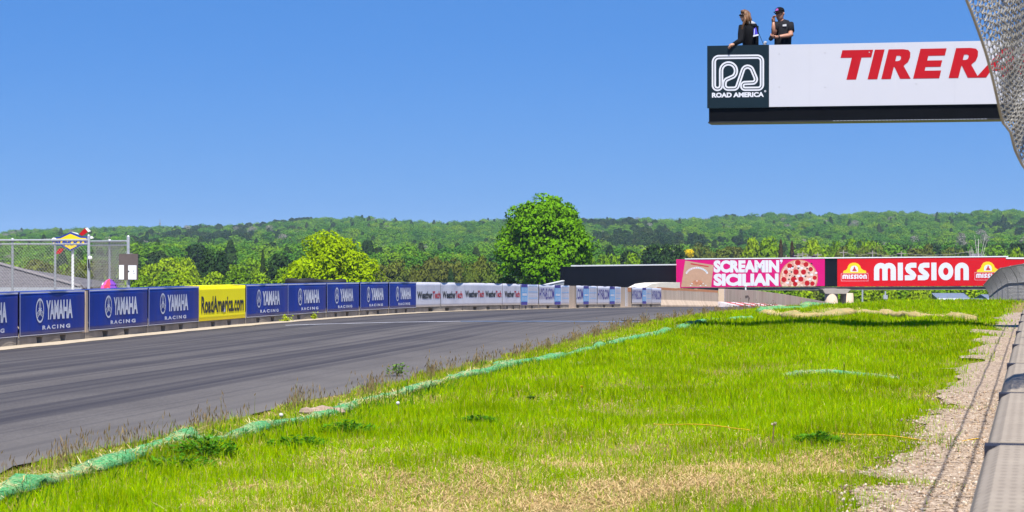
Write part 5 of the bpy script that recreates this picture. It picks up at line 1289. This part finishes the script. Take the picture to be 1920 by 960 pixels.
def back_quad(pts, mi=0): A_.add([pv(*p) for p in pts], [tuple(range(len(pts)))], mi)
PB = pm('violet_blue_print', (.06, .05, .55), .6)
back_quad([(1413.0, 54, .200), (1417.5, 51, .215), (1421.5, 66, .225), (1412.5, 68.5, .200)], 0); back_quad([(1412.2, 66, .196), (1422, 64, .222), (1422.4, 66.5, .222), (1412, 69, .196)], 1); back_quad([(1414.5, 54.5, .196), (1415.6, 53.5, .198), (1414.6, 65, .196), (1413.4, 65.5, .194)], 1)
A_.build('jacket_print', [PB, M['print_white']], w_o)
b = MB(); s0 = pv(1417.5, 50, .30); s1 = pv(1431, 82, .22); b.tube([s0, s0.lerp(s1, .5), s1], .006, 6); b.build('strap', JACKET, w_o)
o = MB().tube([(0, 0, -.06), (0, 0, .0), (.01, -.02, .035), (.035, -.02, .03)], [.03, .034, .028, .016], 9).build('headset', GREYH, None, True); p_ = fm @ pv(1434, 82.5, .24); o.location = p_; tag(o, 'small grey headset on the rail between the woman and the man', 'headset')
# --- man in black cap, right hand raised, left arm across
b = MB()
hip = pv(1467, 100, .52); hip.z = DK+.95; ch = pv(1468.5, 50, .50); nk = pv(1464, 38, .47); hc = pv(1462, 26.5, .43)
limb(b, [hip, hip.lerp(ch, .5), ch, nk, nk.lerp(hc, .5)], [.145, .140, .150, .062, .056], 12)
for sx_ in (-1, 1):
    kn = Vector((hip.x+.11*sx_, .50, DK+.50)); an = Vector((hip.x+.12*sx_, .54, DK+.09)); limb(b, [hip+Vector((.08*sx_, 0, .02)), kn, an, an+Vector((0, -.02, -.06))], [.09, .06, .042, .04], 10)
    b.tube([an+Vector((0, .05, -.05)), an+Vector((0, -.06, -.06)), an+Vector((0, -.17, -.07))], [.038, .04, .025], 8)
shR = pv(1455.5, 47.5, .42); elR = pv(1450.5, 66, .26); wrR = pv(1449.8, 41, .22)
limb(b, [ch.lerp(shR, .4), shR, elR+Vector((0, .02, .0)), elR.lerp(wrR, .12), wrR.lerp(elR, .4), wrR], [.06, .056, .046, .046, .040, .028], 10)
shL = pv(1481, 47.5, .48); elL = pv(1483, 66, .36); wrL = pv(1456, 69.5, .20)
limb(b, [ch.lerp(shL, .4), shL, elL, elL.lerp(wrL, .2), elL.lerp(wrL, .55), wrL], [.06, .060, .048, .047, .040, .029], 10)
hand(b, wrR, (.05, -.2, 1), (.8, -.5, .2), .75, 1.05); hand(b, wrL, (-1, -.1, .05), (0, .2, .9), .9, 1.05)
q = head(b, hc, math.radians(28), math.radians(6), 1.05)
m_o = b.build('person', TANNED, None, True); to_world(m_o); person(m_o, 'man in black cap and charcoal t-shirt with one hand raised beside his chin')
b = MB()
limb(b, [hip+Vector((0, 0, -.06)), hip+Vector((0, 0, .08)), hip.lerp(ch, .5), ch+Vector((0, 0, .0)), ch.lerp(nk, .5), nk+Vector((0, .0, -.01))], [.172, .172, .166, .178, .150, .075], 16)
limb(b, [ch.lerp(shR, .4), shR, shR.lerp(elR, .5)], [.085, .088, .076], 12); limb(b, [ch.lerp(shL, .4), shL, shL.lerp(elL, .62)], [.085, .090, .078], 12)
b.build('tshirt', TEE, m_o, True)
b = MB()
for sx_ in (-1, 1): kn = Vector((hip.x+.11*sx_, .50, DK+.50)); an = Vector((hip.x+.12*sx_, .54, DK+.10)); limb(b, [hip+Vector((.07*sx_, 0, .04)), kn, an], [.12, .08, .06], 12)
b.build('trousers', JEANS, m_o, True)
b = MB()
for sx_ in (-1, 1): an = Vector((hip.x+.12*sx_, .54, DK+.03)); b.tube([an+Vector((0, .06, 0)), an+Vector((0, -.06, 0)), an+Vector((0, -.18, -.005))], [.038, .045, .03], 8)
b.build('shoe', SHOE, m_o, True)
b = MB(); R_c = Matrix.Rotation(-math.radians(28), 3, 'Z')
cc_ = lambda x, y, z: hc+R_c @ Vector((x, y, z))
k = 16; pr = [(.045, .090), (.070, .091), (.100, .082), (.125, .060), (.138, .028), (.140, .002)]
vs = [cc_(r_*math.cos(2*math.pi*j/k), r_*1.12*math.sin(2*math.pi*j/k)+.004, z) for z, r_ in pr for j in range(k)]
b.add(vs, [(i*k+j, i*k+(j+1) % k, (i+1)*k+(j+1) % k, (i+1)*k+j) for i in range(len(pr)-1) for j in range(k)]+[tuple(range(k))[::-1]])
vs = []; m_ = 9
for j in range(m_):
    a = math.pi*(1.12+.76*j/(m_-1)); vs += [cc_(.088*math.cos(a), .100*math.sin(a), .050), cc_(.100*math.cos(a), .100*math.sin(a)-.075*math.sin((j)/(m_-1)*math.pi)**.7, .034)]
b.add(vs, [(2*j, 2*j+1, 2*j+3, 2*j+2) for j in range(m_-1)]); b.add([v+Vector((0, 0, -.006)) for v in vs], [(2*j, 2*j+2, 2*j+3, 2*j+1) for j in range(m_-1)])
b.build('cap', JACKET, m_o, True)
b = MB(); b.add([cc_(-.045, -.098, .062), cc_(.03, -.1, .064), cc_(.02, -.088, .100), cc_(-.010, -.090, .106)], [(0, 1, 2, 3)]); b.build('cap_emblem', pm('pink_violet_print', (.55, .12, .50), .6), m_o)
b = MB()
for sx_ in (-1, 1): b.ball(q(sx_*.031, -.086, .017), .021, 10, 0, (1, .8, .75))
b.tube([q(-.078, -.01, .024), q(-.066, -.075, .022), q(0, -.094, .022), q(.066, -.075, .022), q(.078, -.01, .024)], .005, 6); b.build('sunglasses', LENS, m_o, True)
b = MB(); b.add([pv(1467.5, 46.2, .315), pv(1474.5, 45, .315), pv(1474.5, 49, .312), pv(1467.5, 49.4, .312)], [(0, 1, 2, 3)]); b.build('chest_print', pm('pale_print', (.5, .5, .52), .6), m_o)
b = MB(); b.tube([wrL.lerp(elL, .10), wrL.lerp(elL, .18)], .036, 12); b.build('wristwatch', SHOE, m_o, True)
b = MB(); b.tube([(0, 0, -.055), (0, 0, -.02), (0, 0, .03), (0, 0, .055)], [.025, .045, .045, .025], 10); o = b.build('camera_pouch', SHOE, None, True); o.matrix_world = fm @ Matrix.Translation(pv(1446, 71.5, .22)) @ Matrix.Rotation(.6, 4, 'Y'); tag(o, 'small black object held under the raised elbow of the man', 'pouch')

# ------------------------------------------------------------------ straw wattles in green netting
def wattle_mat():
    """straw showing through torn green plastic netting"""
    m, t, b = newmat('straw_in_green_net'); v = coords(t)
    n1 = noise_tex(t, v, 3.0, 5, .75); n2 = noise_tex(t, coords(t, (9, 9, 40)), 4, 3, .7); n3 = noise_tex(t, v, 38, 3, .8)
    c = mixc(t, ramp(t, n1, [(.50, (0, 0, 0, 1)), (.66, (.85, .85, .85, 1))]), (.065, .30, .105, 1), (.42, .35, .17, 1))
    c = mixc(t, ramp(t, n2, [(.47, (0, 0, 0, 1)), (.62, (.7, .7, .7, 1))]), c, (.27, .42, .20, 1))
    c = mixc(t, .5, c, ramp(t, n3, [(.3, (.45, .45, .45)), (.65, (1.3, 1.3, 1.3))]), 'MULTIPLY')
    t.links.new(c, b.inputs['Base Color']); b.inputs['Roughness'].default_value = .8; b.inputs['Specular IOR Level'].default_value = .15
    t.links.new(ramp(t, n3, [(.34, (.35, .35, .35, 1)), (.46, (1, 1, 1, 1))]), b.inputs['Alpha']); bump(t, b, n2, .8, .03); return m
M['wattle'] = wattle_mat(); M['burst'] = pm('burst_straw', (.46, .34, .13), .9, .3, 8, (1, 1, 3), bs=.8, bd=.03, dirt=(.06, .26, .12), dirt_amt=.5); M['straw'] = tinted('straw', .15)
def straw_bits(C, length, name, mat, parent=None, up=.35, wide=.0022, pal=None, flat=None):
    n = len(C); a = RNG.random(n)*6.283; el = RNG.normal(0, up, n); L = length*(.5+RNG.random(n))
    d = np.stack([np.cos(a)*np.cos(el), np.sin(a)*np.cos(el), np.abs(np.sin(el))], -1); q = np.stack([-np.sin(a), np.cos(a), np.zeros(n)], -1)*(wide*(.7+.8*RNG.random(n)))[:, None]
    mid = C+d*(L*.5)[:, None]+np.stack([np.zeros(n), np.zeros(n), .02*RNG.random(n)], -1)
    V = np.stack([C-q, C+q, mid+q, mid-q, C+d*L[:, None]+q*.5, C+d*L[:, None]-q*.5], 1).reshape(-1, 3)
    f = (np.array([(0, 1, 2, 3), (3, 2, 4, 5)])[None]+6*np.arange(n)[:, None, None]).reshape(-1, 4)
    pal = np.array(pal if pal is not None else [(.46, .37, .15), (.54, .45, .22), (.38, .29, .11), (.56, .50, .30)]); cc = np.repeat(pal[RNG.integers(0, len(pal), n)], 6, 0)
    return link(name, np_mesh(name, V, f, col=cc), mat, parent)
def wattle(path, rad, label, straw_n, seed, squash=.7, sink=.2, pal=None, mat=None):
    rg = np.random.default_rng(seed); pts = [gp(*p) for p in path]; fine = []
    for i in range(len(pts)-1):
        p0 = pts[max(i-1, 0)]; p1, p2 = pts[i], pts[i+1]; p3 = pts[min(i+2, len(pts)-1)]; n_ = max(2, int((p2-p1).length/.12))
        for k in range(n_):
            t = k/n_; fine.append(.5*((2*p1)+(p2-p0)*t+(2*p0-5*p1+4*p2-p3)*t*t+(3*p1-p0-3*p2+p3)*t**3))
    fine.append(pts[-1]); N_ = len(fine); K = 10; V = []
    lump = np.interp(np.arange(N_), np.arange(0, N_+12, 6), rg.uniform(.55, 1.35, len(np.arange(0, N_+12, 6)))); lat = np.cumsum(rg.normal(0, .012, N_)); lat -= np.linspace(0, lat[-1], N_)
    for i, p in enumerate(fine):
        t = (fine[min(i+1, N_-1)]-fine[max(i-1, 0)]); t.z = 0; t.normalize(); nn = Vector((-t.y, t.x, 0)); r_ = rad*lump[i]*(.35 if i in (0, N_-1) else 1)
        p = p+nn*lat[i]; p.z = h1(p.x, p.y)
        for j in range(K):
            a = 2*math.pi*j/K; w = 1+.16*rg.normal(); V.append(p+nn*(math.cos(a)*r_*1.25*w)+Vector((0, 0, r_*squash*(math.sin(a)*w+1-sink))))
    f = np.array([(i*K+j, i*K+(j+1) % K, (i+1)*K+(j+1) % K, (i+1)*K+j) for i in range(N_-1) for j in range(K)])
    o = link('straw_wattle', np_mesh('straw_wattle', np.array(V), f, True), M[mat or 'wattle']); tag(o, label, 'straw wattle', 'straw wattles in green netting')
    idx_ = rg.integers(0, N_-1, straw_n); C = np.array([fine[i] for i in idx_]); C[:, 0] += rg.normal(0, rad*.55, straw_n)+lat[idx_]; C[:, 1] += rg.normal(0, rad*.55, straw_n)
    C[:, 2] = H(C[:, 0], C[:, 1])+rad*lump[idx_]*rg.uniform(.4, 1.75, straw_n)*squash
    s_ = straw_bits(C, .11, 'loose_straw', M['straw'], o, .16, pal=pal); s_['kind'] = 'stuff'
    return fine
W1 = wattle([(-30, 952), (60, 922), (160, 893), (240, 868), (300, 846), (335, 834), (357, 822)], .068, 'green netted straw wattle reaching the lower left corner', 700, 1)
W2 = wattle([(352, 824), (385, 832), (430, 828), (455, 820), (500, 806), (545, 797), (590, 790), (640, 778), (690, 756), (745, 745), (800, 730), (850, 715), (905, 702), (965, 688)], .062, 'long green netted straw wattle between the tall clover and the middle of the grass', 1700, 2)
W3 = wattle([(925, 686), (985, 682), (1040, 676), (1090, 661), (1150, 644), (1210, 635), (1260, 622), (1310, 610), (1370, 602), (1415, 600)], .072, 'green netted straw wattle running from the middle of the grass to the far corner', 700, 3)
W4 = wattle([(1432, 590), (1455, 583), (1500, 580.5), (1540, 576), (1580, 570.5), (1592, 569)], .11, 'short green wattle below the red and white kerb', 120, 4)
STRAWPAL = [(.60, .46, .17), (.66, .53, .24), (.52, .37, .12), (.68, .58, .34)]
W5 = wattle([(1440, 592), (1500, 597), (1560, 593), (1620, 590), (1680, 593), (1730, 598), (1790, 599), (1818, 604)], .15, 'broad burst straw wattle lying across the far grass', 5200, 5, .55, .35, STRAWPAL, 'burst')
W6 = wattle([(1075, 684), (1120, 689), (1150, 692)], .03, 'thin straw remnant beside the middle of the long wattle', 110, 6)
W7 = wattle([(1478, 711), (1520, 708), (1560, 704), (1600, 707), (1640, 709), (1665, 712), (1690, 714)], .055, 'short frayed wattle lying in the grass left of the gravel', 420, 7)
o = bpy.data.objects

# ------------------------------------------------------------------ small things on the ground
p = gp(600, 783); b = MB(); rg = random.Random(4)
for k in range(5):
    c = Vector((p.x-.12+.07*k, p.y+.02*rg.uniform(-1, 1), p.z+.05+.015*rg.random())); b.ball(c, .055+.02*rg.random(), 7, 0, (1.2, .8, .7))
o_ = b.build('stone', pm('pinkish_stone', (.36, .26, .20), .9, .35, 12, bs=.7)); tag(o_, 'pale pinkish lump of stone by the long green wattle', 'stone')
def dandelion(px, py, hgt, label, yellow=False):
    p = gp(px, py+hgt*F/16*.9) if False else gp(px, py, hgt); p.z = h1(p.x, p.y); r = tag(empty('dandelion', p, 0), label, 'dandelion')
    MB().tube([(0, 0, 0), (.008, 0, hgt*.5), (0, 0, hgt)], .0028, 5).build('stem', pm('pale_stem', (.18, .22, .06), .7), r)
    b = MB()
    if yellow:
        for k in range(26):
            a = k*2.4; e_ = Vector((math.cos(a)*.022, math.sin(a)*.022-.004, .006+.004*(k % 3))); q_ = Vector((-math.sin(a), math.cos(a), 0))*.004
            b.add([Vector((0, 0, hgt)), Vector((0, 0, hgt))+e_*.7+q_, Vector((0, 0, hgt))+e_, Vector((0, 0, hgt))+e_*.7-q_], [(0, 1, 2, 3)])
        b.ball((0, 0, hgt), .012, 8); b.build('flower', pm('dandelion_yellow', (.85, .55, .0), .7), r)
    else:
        for k in range(150):
            z = 1-2*(k+.5)/150; a = k*2.39996; rr = math.sqrt(1-z*z); d_ = Vector((rr*math.cos(a), rr*math.sin(a), z)); c = Vector((0, 0, hgt))
            t_ = d_.orthogonal().normalized()*.0016; b.add([c, c+d_*.015-t_, c+d_*.017, c+d_*.015+t_], [(0, 1, 2, 3)]); u_ = d_.cross(t_).normalized()*.0035; b.add([c+d_*.016-u_, c+d_*.016+t_*2, c+d_*.016+u_, c+d_*.016-t_*2], [(0, 1, 2, 3)])
        b.ball((0, 0, hgt), .007, 8); b.build('seed_head', pm('white_down', (.70, .68, .66), .9), r)
dandelion(527, 778, .17, 'white dandelion seed head left of the pale stone above the wattle'); dandelion(746, 756, .13, 'white dandelion seed head in the grass just below the long wattle')
dandelion(1091, 725, .11, 'single yellow dandelion flower in the open grass', True)
def stalk(px, py0, py1, label):
    p = gp(px, py1); hgt = (py1-py0)/F*p.y; r = tag(empty('dry_weed', p, 0), label, 'weed')
    MB().tube([(0, 0, 0), (-.004, 0, hgt*.5), (.004, 0, hgt)], [.006, .005, .004], 6).tube([(0, 0, hgt*.3), (-.03, .0, hgt*.5), (-.035, 0, hgt*.62)], .003, 5).build('stem', pm('brown_stem', (.20, .12, .06), .8), r)
    b = MB()
    for k in range(14): a = k*2.4; b.tube([(.004, 0, hgt), (.004+.02*math.cos(a), .02*math.sin(a), hgt+.005+.008*(k % 3))], [.004, .003], 4)
    b.build('seed_head', pm('pale_seed_head', (.55, .45, .30), .9), r)
stalk(1450, 797, 850, 'tall brown weed stalk with a pale head in the right middle of the grass')
LEAF = tinted('broad_leaf', .3)
def leafy(px, py, n, spread, hgt, label, pal, long=.05):
    p = gp(px, py); r = tag(empty('leafy_weed', p, 0), label, 'weed'); V = []; fq = []; cc = []; rg = random.Random(int(px))
    for k in range(n):
        a = rg.random()*6.283; rr = spread*rg.random()**.6; c = Vector((rr*math.cos(a), rr*.8*math.sin(a), hgt*(.25+.75*rg.random())*(1-.5*rr/spread))); t_ = Vector((math.cos(a+rg.uniform(-1, 1)), math.sin(a+rg.uniform(-1, 1)), rg.uniform(-.2, .7))).normalized(); q_ = t_.cross(Vector((rg.uniform(-.4, .4), rg.uniform(-.4, .4), 1))).normalized(); L_ = long*rg.uniform(.6, 1.3)
        i0 = len(V); V += [c-t_*L_*.5, c+q_*L_*.28, c+t_*L_*.5, c-q_*L_*.28]; fq.append((i0, i0+1, i0+2, i0+3)); col_ = rg.choice(pal); cc += [col_]*4
    link('leaves', np_mesh('leaves', np.array(V), np.array(fq), col=np.array(cc)), LEAF, r)
    b = MB()
    for k in range(7): a = k*.9; b.tube([(0, 0, 0), (spread*.4*math.cos(a), spread*.4*math.sin(a), hgt*.7)], [.004, .0025], 4)
    b.build('stem', pm('green_stem', (.08, .14, .03), .7), r); return r
DG = [(.06, .19, .010), (.09, .24, .012), (.05, .15, .010)]
leafy(385, 862, 620, .26, .20, 'tall dark clover clump beside the end of the lower left wattle', DG, .042); leafy(330, 880, 320, .30, .12, 'low dark clover patch left of the tall clover clump', DG, .04)
leafy(650, 818, 420, .26, .15, 'dark leafy weed clump below the pale stone', DG, .045); leafy(560, 842, 300, .25, .12, 'dark grass clump between the two clover patches', DG, .05); leafy(895, 795, 300, .17, .09, 'dark leafy weed in the middle of the open grass', DG, .045)
leafy(998, 752, 90, .08, .07, 'small dark weed left of the yellow dandelion', [(.03, .08, .012)], .035); leafy(745, 706, 110, .16, .22, 'tall green weed at the track edge above the long wattle', [(.10, .20, .03), (.14, .24, .04)], .05); leafy(1535, 832, 260, .20, .10, 'dark green tuft right of the brown weed stalk', DG, .05)
YW = [(.28, .36, .02), (.34, .40, .03)]
for px, y_, w_, lab in ((536, 602, .10, 'yellow green weed at the foot of the barrier left of the sixth banner'), (590, 598, .05, 'tiny weed at the foot of the barrier by the black gap')):
    yy = on_line(px)-.55; xx = (px-960)/F*yy; r = tag(empty('leafy_weed', (xx, yy, h1(xx, yy)), 0), lab, 'weed'); V = []; fq = []; cc = []; rg = random.Random(px)
    for k in range(90):
        c = Vector((rg.gauss(0, w_*.6), rg.gauss(0, w_*.5), abs(rg.gauss(.05, .05)))); t_ = Vector((rg.uniform(-1, 1), rg.uniform(-1, 1), rg.uniform(0, 1))).normalized(); q_ = t_.orthogonal().normalized(); i0 = len(V); V += [c-t_*.03, c+q_*.015, c+t_*.03, c-q_*.015]; fq.append((i0, i0+1, i0+2, i0+3)); cc += [rg.choice(YW)]*4
    link('leaves', np_mesh('leaves', np.array(V), np.array(fq), col=np.array(cc)), LEAF, r)
# yellow string on the ground
def string(path, lift, label):
    pts = [gp(*q_) for q_ in path]; fine = []
    for a_, b_ in zip(pts[:-1], pts[1:]): fine += [a_.lerp(b_, k/6) for k in range(6)]
    o_ = MB().tube([Vector((q_.x, q_.y, h1(q_.x, q_.y)+lift+.01*math.sin(q_.x*9))) for q_ in fine], .0045, 5).build('string', pm('yellow_twine', (.72, .42, .01), .6)); tag(o_, label, 'string')
string([(1560, 819), (1640, 824), (1700, 832), (1760, 838), (1800, 836), (1842, 832)], .035, 'thin yellow string lying across the gravel and the right grass')
string([(1225, 803), (1290, 807), (1380, 813), (1410, 815)], .045, 'thin yellow string half hidden in the middle of the grass')
p = gp(1828, 770); V = [(0, 0, .01), (.03, .02, .02), (.055, .0, .015), (.075, .03, .03), (.05, .045, .02), (.06, .08, .035), (.03, .06, .02), (.0, .085, .03), (-.005, .05, .02), (-.04, .06, .03), (-.02, .02, .02), (-.045, -.005, .025)]
b = MB(); b.v = [(x*.8, y*.8, z) for x, y, z in V]; b.f = [tuple(range(len(V)))]; b.m = [0]; b.add([(0, 0, .01), (.004, 0, .01), (.0, -.05, .03), (-.004, -.05, .03)], [(0, 1, 2, 3)])
o_ = b.build('dead_leaf', pm('brown_leaf', (.16, .07, .03), .8)); o_.location = p; tag(o_, 'curled brown dead leaf lying on the gravel', 'leaf')

# ------------------------------------------------------------------ grass
wpts = np.array([(p.x, p.y) for f_ in (W1, W2, W3, W4, W5, W7) for p in f_[::2]])
def patch(x, y):
    """0 lush .. 1 bare straw"""
    a = np.array([noise.noise((u*.55, v*.30, 2.0)) for u, v in zip(x, y)]); c = np.array([noise.noise((u*2.1, v*1.3, 9.0)) for u, v in zip(x, y)])
    near = np.exp(-((x-.75)/1.5)**2-((y-13.6)/2.0)**2)*.95+np.exp(-((x-1.0)/1.0)**2-((y-17.2)/1.5)**2)*.5
    return np.clip(near*.9+.62*a+.48*c-.05, 0, 1)
def field(y0, y1, dens):
    w0 = float(np.max(wall_x(y1)+.1)); x0 = float(XL(y0)+TW)-.3; n_ = int((w0-x0)*(y1-y0)*dens); x = x0+(w0-x0)*RNG.random(n_); y = y0+(y1-y0)*RNG.random(n_)
    k = (x > XL(y)+TW-.02+.10*np.sin(y*2.3)) & (x < np.array([gravel_l(v) for v in y])+.17*RNG.normal(size=n_)) & (x/y > -.31) & (x/y < .29)
    return x[k], y[k]
def blades(x, y, hgt, wid, cols, lean=.35, seg=2):
    n = len(x); z = H(x, y); a = RNG.random(n)*6.283; q = np.stack([np.cos(a), np.sin(a), np.zeros(n)], -1)*wid[:, None]; b_ = RNG.random(n)*6.283; ln = np.abs(RNG.normal(0, lean, n))*hgt
    d = np.stack([np.cos(b_)*ln, np.sin(b_)*ln, np.zeros(n)], -1); base = np.stack([x, y, z-.004], -1); up = np.stack([np.zeros(n), np.zeros(n), hgt], -1)
    mid = base+up*.55+d*.35; tip = base+up*(1-.25*(ln/hgt)**2)[:, None]+d
    V = np.stack([base-q, base+q, mid+q*.8, mid-q*.8, tip+q*.12, tip-q*.12], 1).reshape(-1, 3); f = (np.array([(0, 1, 2, 3), (3, 2, 4, 5)])[None]+6*np.arange(n)[:, None, None]).reshape(-1, 4)
    return V, f, np.repeat(cols, 6, 0)
AV, AF, AC = [], [], []; nv = 0
LUSH = np.array([(.29, .455, .002), (.235, .415, .002), (.36, .50, .002), (.155, .32, .003), (.43, .51, .004)]); DRYC = np.array([(.40, .36, .05), (.44, .33, .11), (.36, .38, .03)])
for y0, y1, dens, hh, ww in ((10.5, 15, 3900, .060, .0022), (15, 21, 2500, .062, .0029), (21, 30, 1500, .064, .0040), (30, 45, 850, .068, .0062), (45, 66, 460, .078, .0105), (66, 96, 260, .085, .016)):
    x, y = field(y0, y1, dens); pt_ = patch(x, y); keep = RNG.random(len(x)) > pt_*.97; x, y, pt_ = x[keep], y[keep], pt_[keep]
    verge_ = np.clip(1-(x-XL(y)-TW)/1.1, 0, 1)                        # shorter yellowish strip along the track
    tall = np.array([noise.noise((u*1.4, v*1.0, 4.0)) for u, v in zip(x, y)])
    h_ = hh*np.exp(RNG.normal(0, .30, len(x)))*(1-.45*pt_)*(1+.55*np.clip(tall, -.5, .8))*(1-.40*verge_)
    c = LUSH[RNG.choice(5, len(x), p=(.34, .27, .2, .11, .08))]; hue = np.array([noise.noise((u*.35, v*.22, 7.0)) for u, v in zip(x, y)])
    c = c*(1+.25*hue)[:, None]; c = c*(1-np.clip(tall, 0, .6)*.45)[:, None]
    dm = (RNG.random(len(x)) < .04+.22*pt_+.34*verge_); c[dm] = DRYC[RNG.integers(0, 3, dm.sum())]; c *= (.8+.4*RNG.random(len(x)))[:, None]
    V, f, cc = blades(x, y, h_, ww*(.7+.6*RNG.random(len(x))), c); AV.append(V); AF.append(f+nv); AC.append(cc); nv += len(V)
# darker taller tufts along the wattles
for wx_, wy_ in wpts[::1]:
    if wy_ > 55: continue
    n_ = int(26 if wy_ < 24 else 12); x = wx_+.10+.16*RNG.normal(size=n_); y = wy_-.10+.18*RNG.normal(size=n_); c = np.array([(.055, .155, .010), (.08, .19, .010)])[RNG.integers(0, 2, n_)]
    V, f, cc = blades(x, y, .085*np.exp(RNG.normal(0, .3, n_)), np.full(n_, .0035+.00012*wy_), c, .5); AV.append(V); AF.append(f+nv); AC.append(cc); nv += len(V)
print('BLADES', nv//6)
M['grass'] = tinted('grass_blades', .4)
tag(link('grass', np_mesh('grass', np.concatenate(AV), np.concatenate(AF), col=np.concatenate(AC)), M['grass']), kind='stuff')
# dry straw mulch between the blades
C = []
for y0, y1, dens in ((10.5, 16, 2200), (16, 24, 900), (24, 45, 150)):
    x, y = field(y0, y1, dens); pt_ = patch(x, y); k = RNG.random(len(x)) < .06+pt_*1.3; C.append(np.stack([x[k], y[k], H(x[k], y[k])+.006+.01*RNG.random(k.sum())], -1))
o_ = straw_bits(np.concatenate(C), .085, 'dry_straw', M['straw'], None, .12, .0018, [(.50, .37, .16), (.58, .44, .22), (.42, .29, .13), (.48, .31, .15)]); tag(o_, kind='stuff')
# tall seeding grass along the track edge
n = 4800; y = 12+62*RNG.random(n)**1.25; x = XL(y)+TW+.16+.10*np.sin(y*2.3)+.06*np.abs(RNG.normal(size=n)); clump = np.array([noise.noise((v*.9, 3.0, 1.0)) for v in y]); k = (RNG.random(n) < .52+.9*clump) & (x/y > -.31); x, y = x[k], y[k]; n = len(x)
hs_ = .14*np.exp(RNG.normal(0, .30, n)); c = np.array([(.22, .20, .06), (.30, .24, .10), (.16, .18, .04)])[RNG.integers(0, 3, n)]
V1, f1, c1 = blades(x, y, hs_, .0014+.00006*y, c, .22)
tip = V1.reshape(n, 6, 3)[:, 4]; w = (.0022+.00013*y)*(.7+.6*RNG.random(n)); L = .045*(.6+.8*RNG.random(n)); dd = np.stack([RNG.normal(0, .25, n), RNG.normal(0, .25, n), np.ones(n)], -1)
a = RNG.random(n)*6.28; q = np.stack([np.cos(a), np.sin(a), 0*a], -1)*w[:, None]; q2 = np.stack([-np.sin(a), np.cos(a), 0*a], -1)*w[:, None]; m_ = tip-dd*(L*.35)[:, None]
V2 = np.concatenate([np.stack([m_-dd*(L*.4)[:, None], m_+z_, m_+dd*(L*.7)[:, None], m_-z_], 1).reshape(-1, 3) for z_ in (q, q2)]); f2 = np.arange(8*n).reshape(2*n, 4); ch_ = np.array([(.21, .145, .075), (.27, .20, .10), (.15, .11, .065)])[RNG.integers(0, 3, n)]; c2 = np.tile(np.repeat(ch_, 4, 0), (2, 1))
tag(link('edge_grass', np_mesh('edge_grass', np.concatenate([V1, V2]), np.concatenate([f1, f2+len(V1)]), col=np.concatenate([c1, c2])), tinted('seeding_grass', .25)), kind='stuff')

# ------------------------------------------------------------------ air
HAZE = 0.00010
hz = MB().box(-4600, 4600, -75, 4700, -62, 70).build('haze', None); m = bpy.data.materials.new('haze_air'); m.use_nodes = True; t = m.node_tree; t.nodes.remove(t.nodes['Principled BSDF'])
pvn = t.nodes.new('ShaderNodeVolumePrincipled'); pvn.inputs['Density'].default_value = HAZE; pvn.inputs['Color'].default_value = (.55, .72, .95, 1); t.links.new(pvn.outputs[0], t.nodes['Material Output'].inputs['Volume'])
hz.data.materials.append(m); tag(hz, kind='stuff')
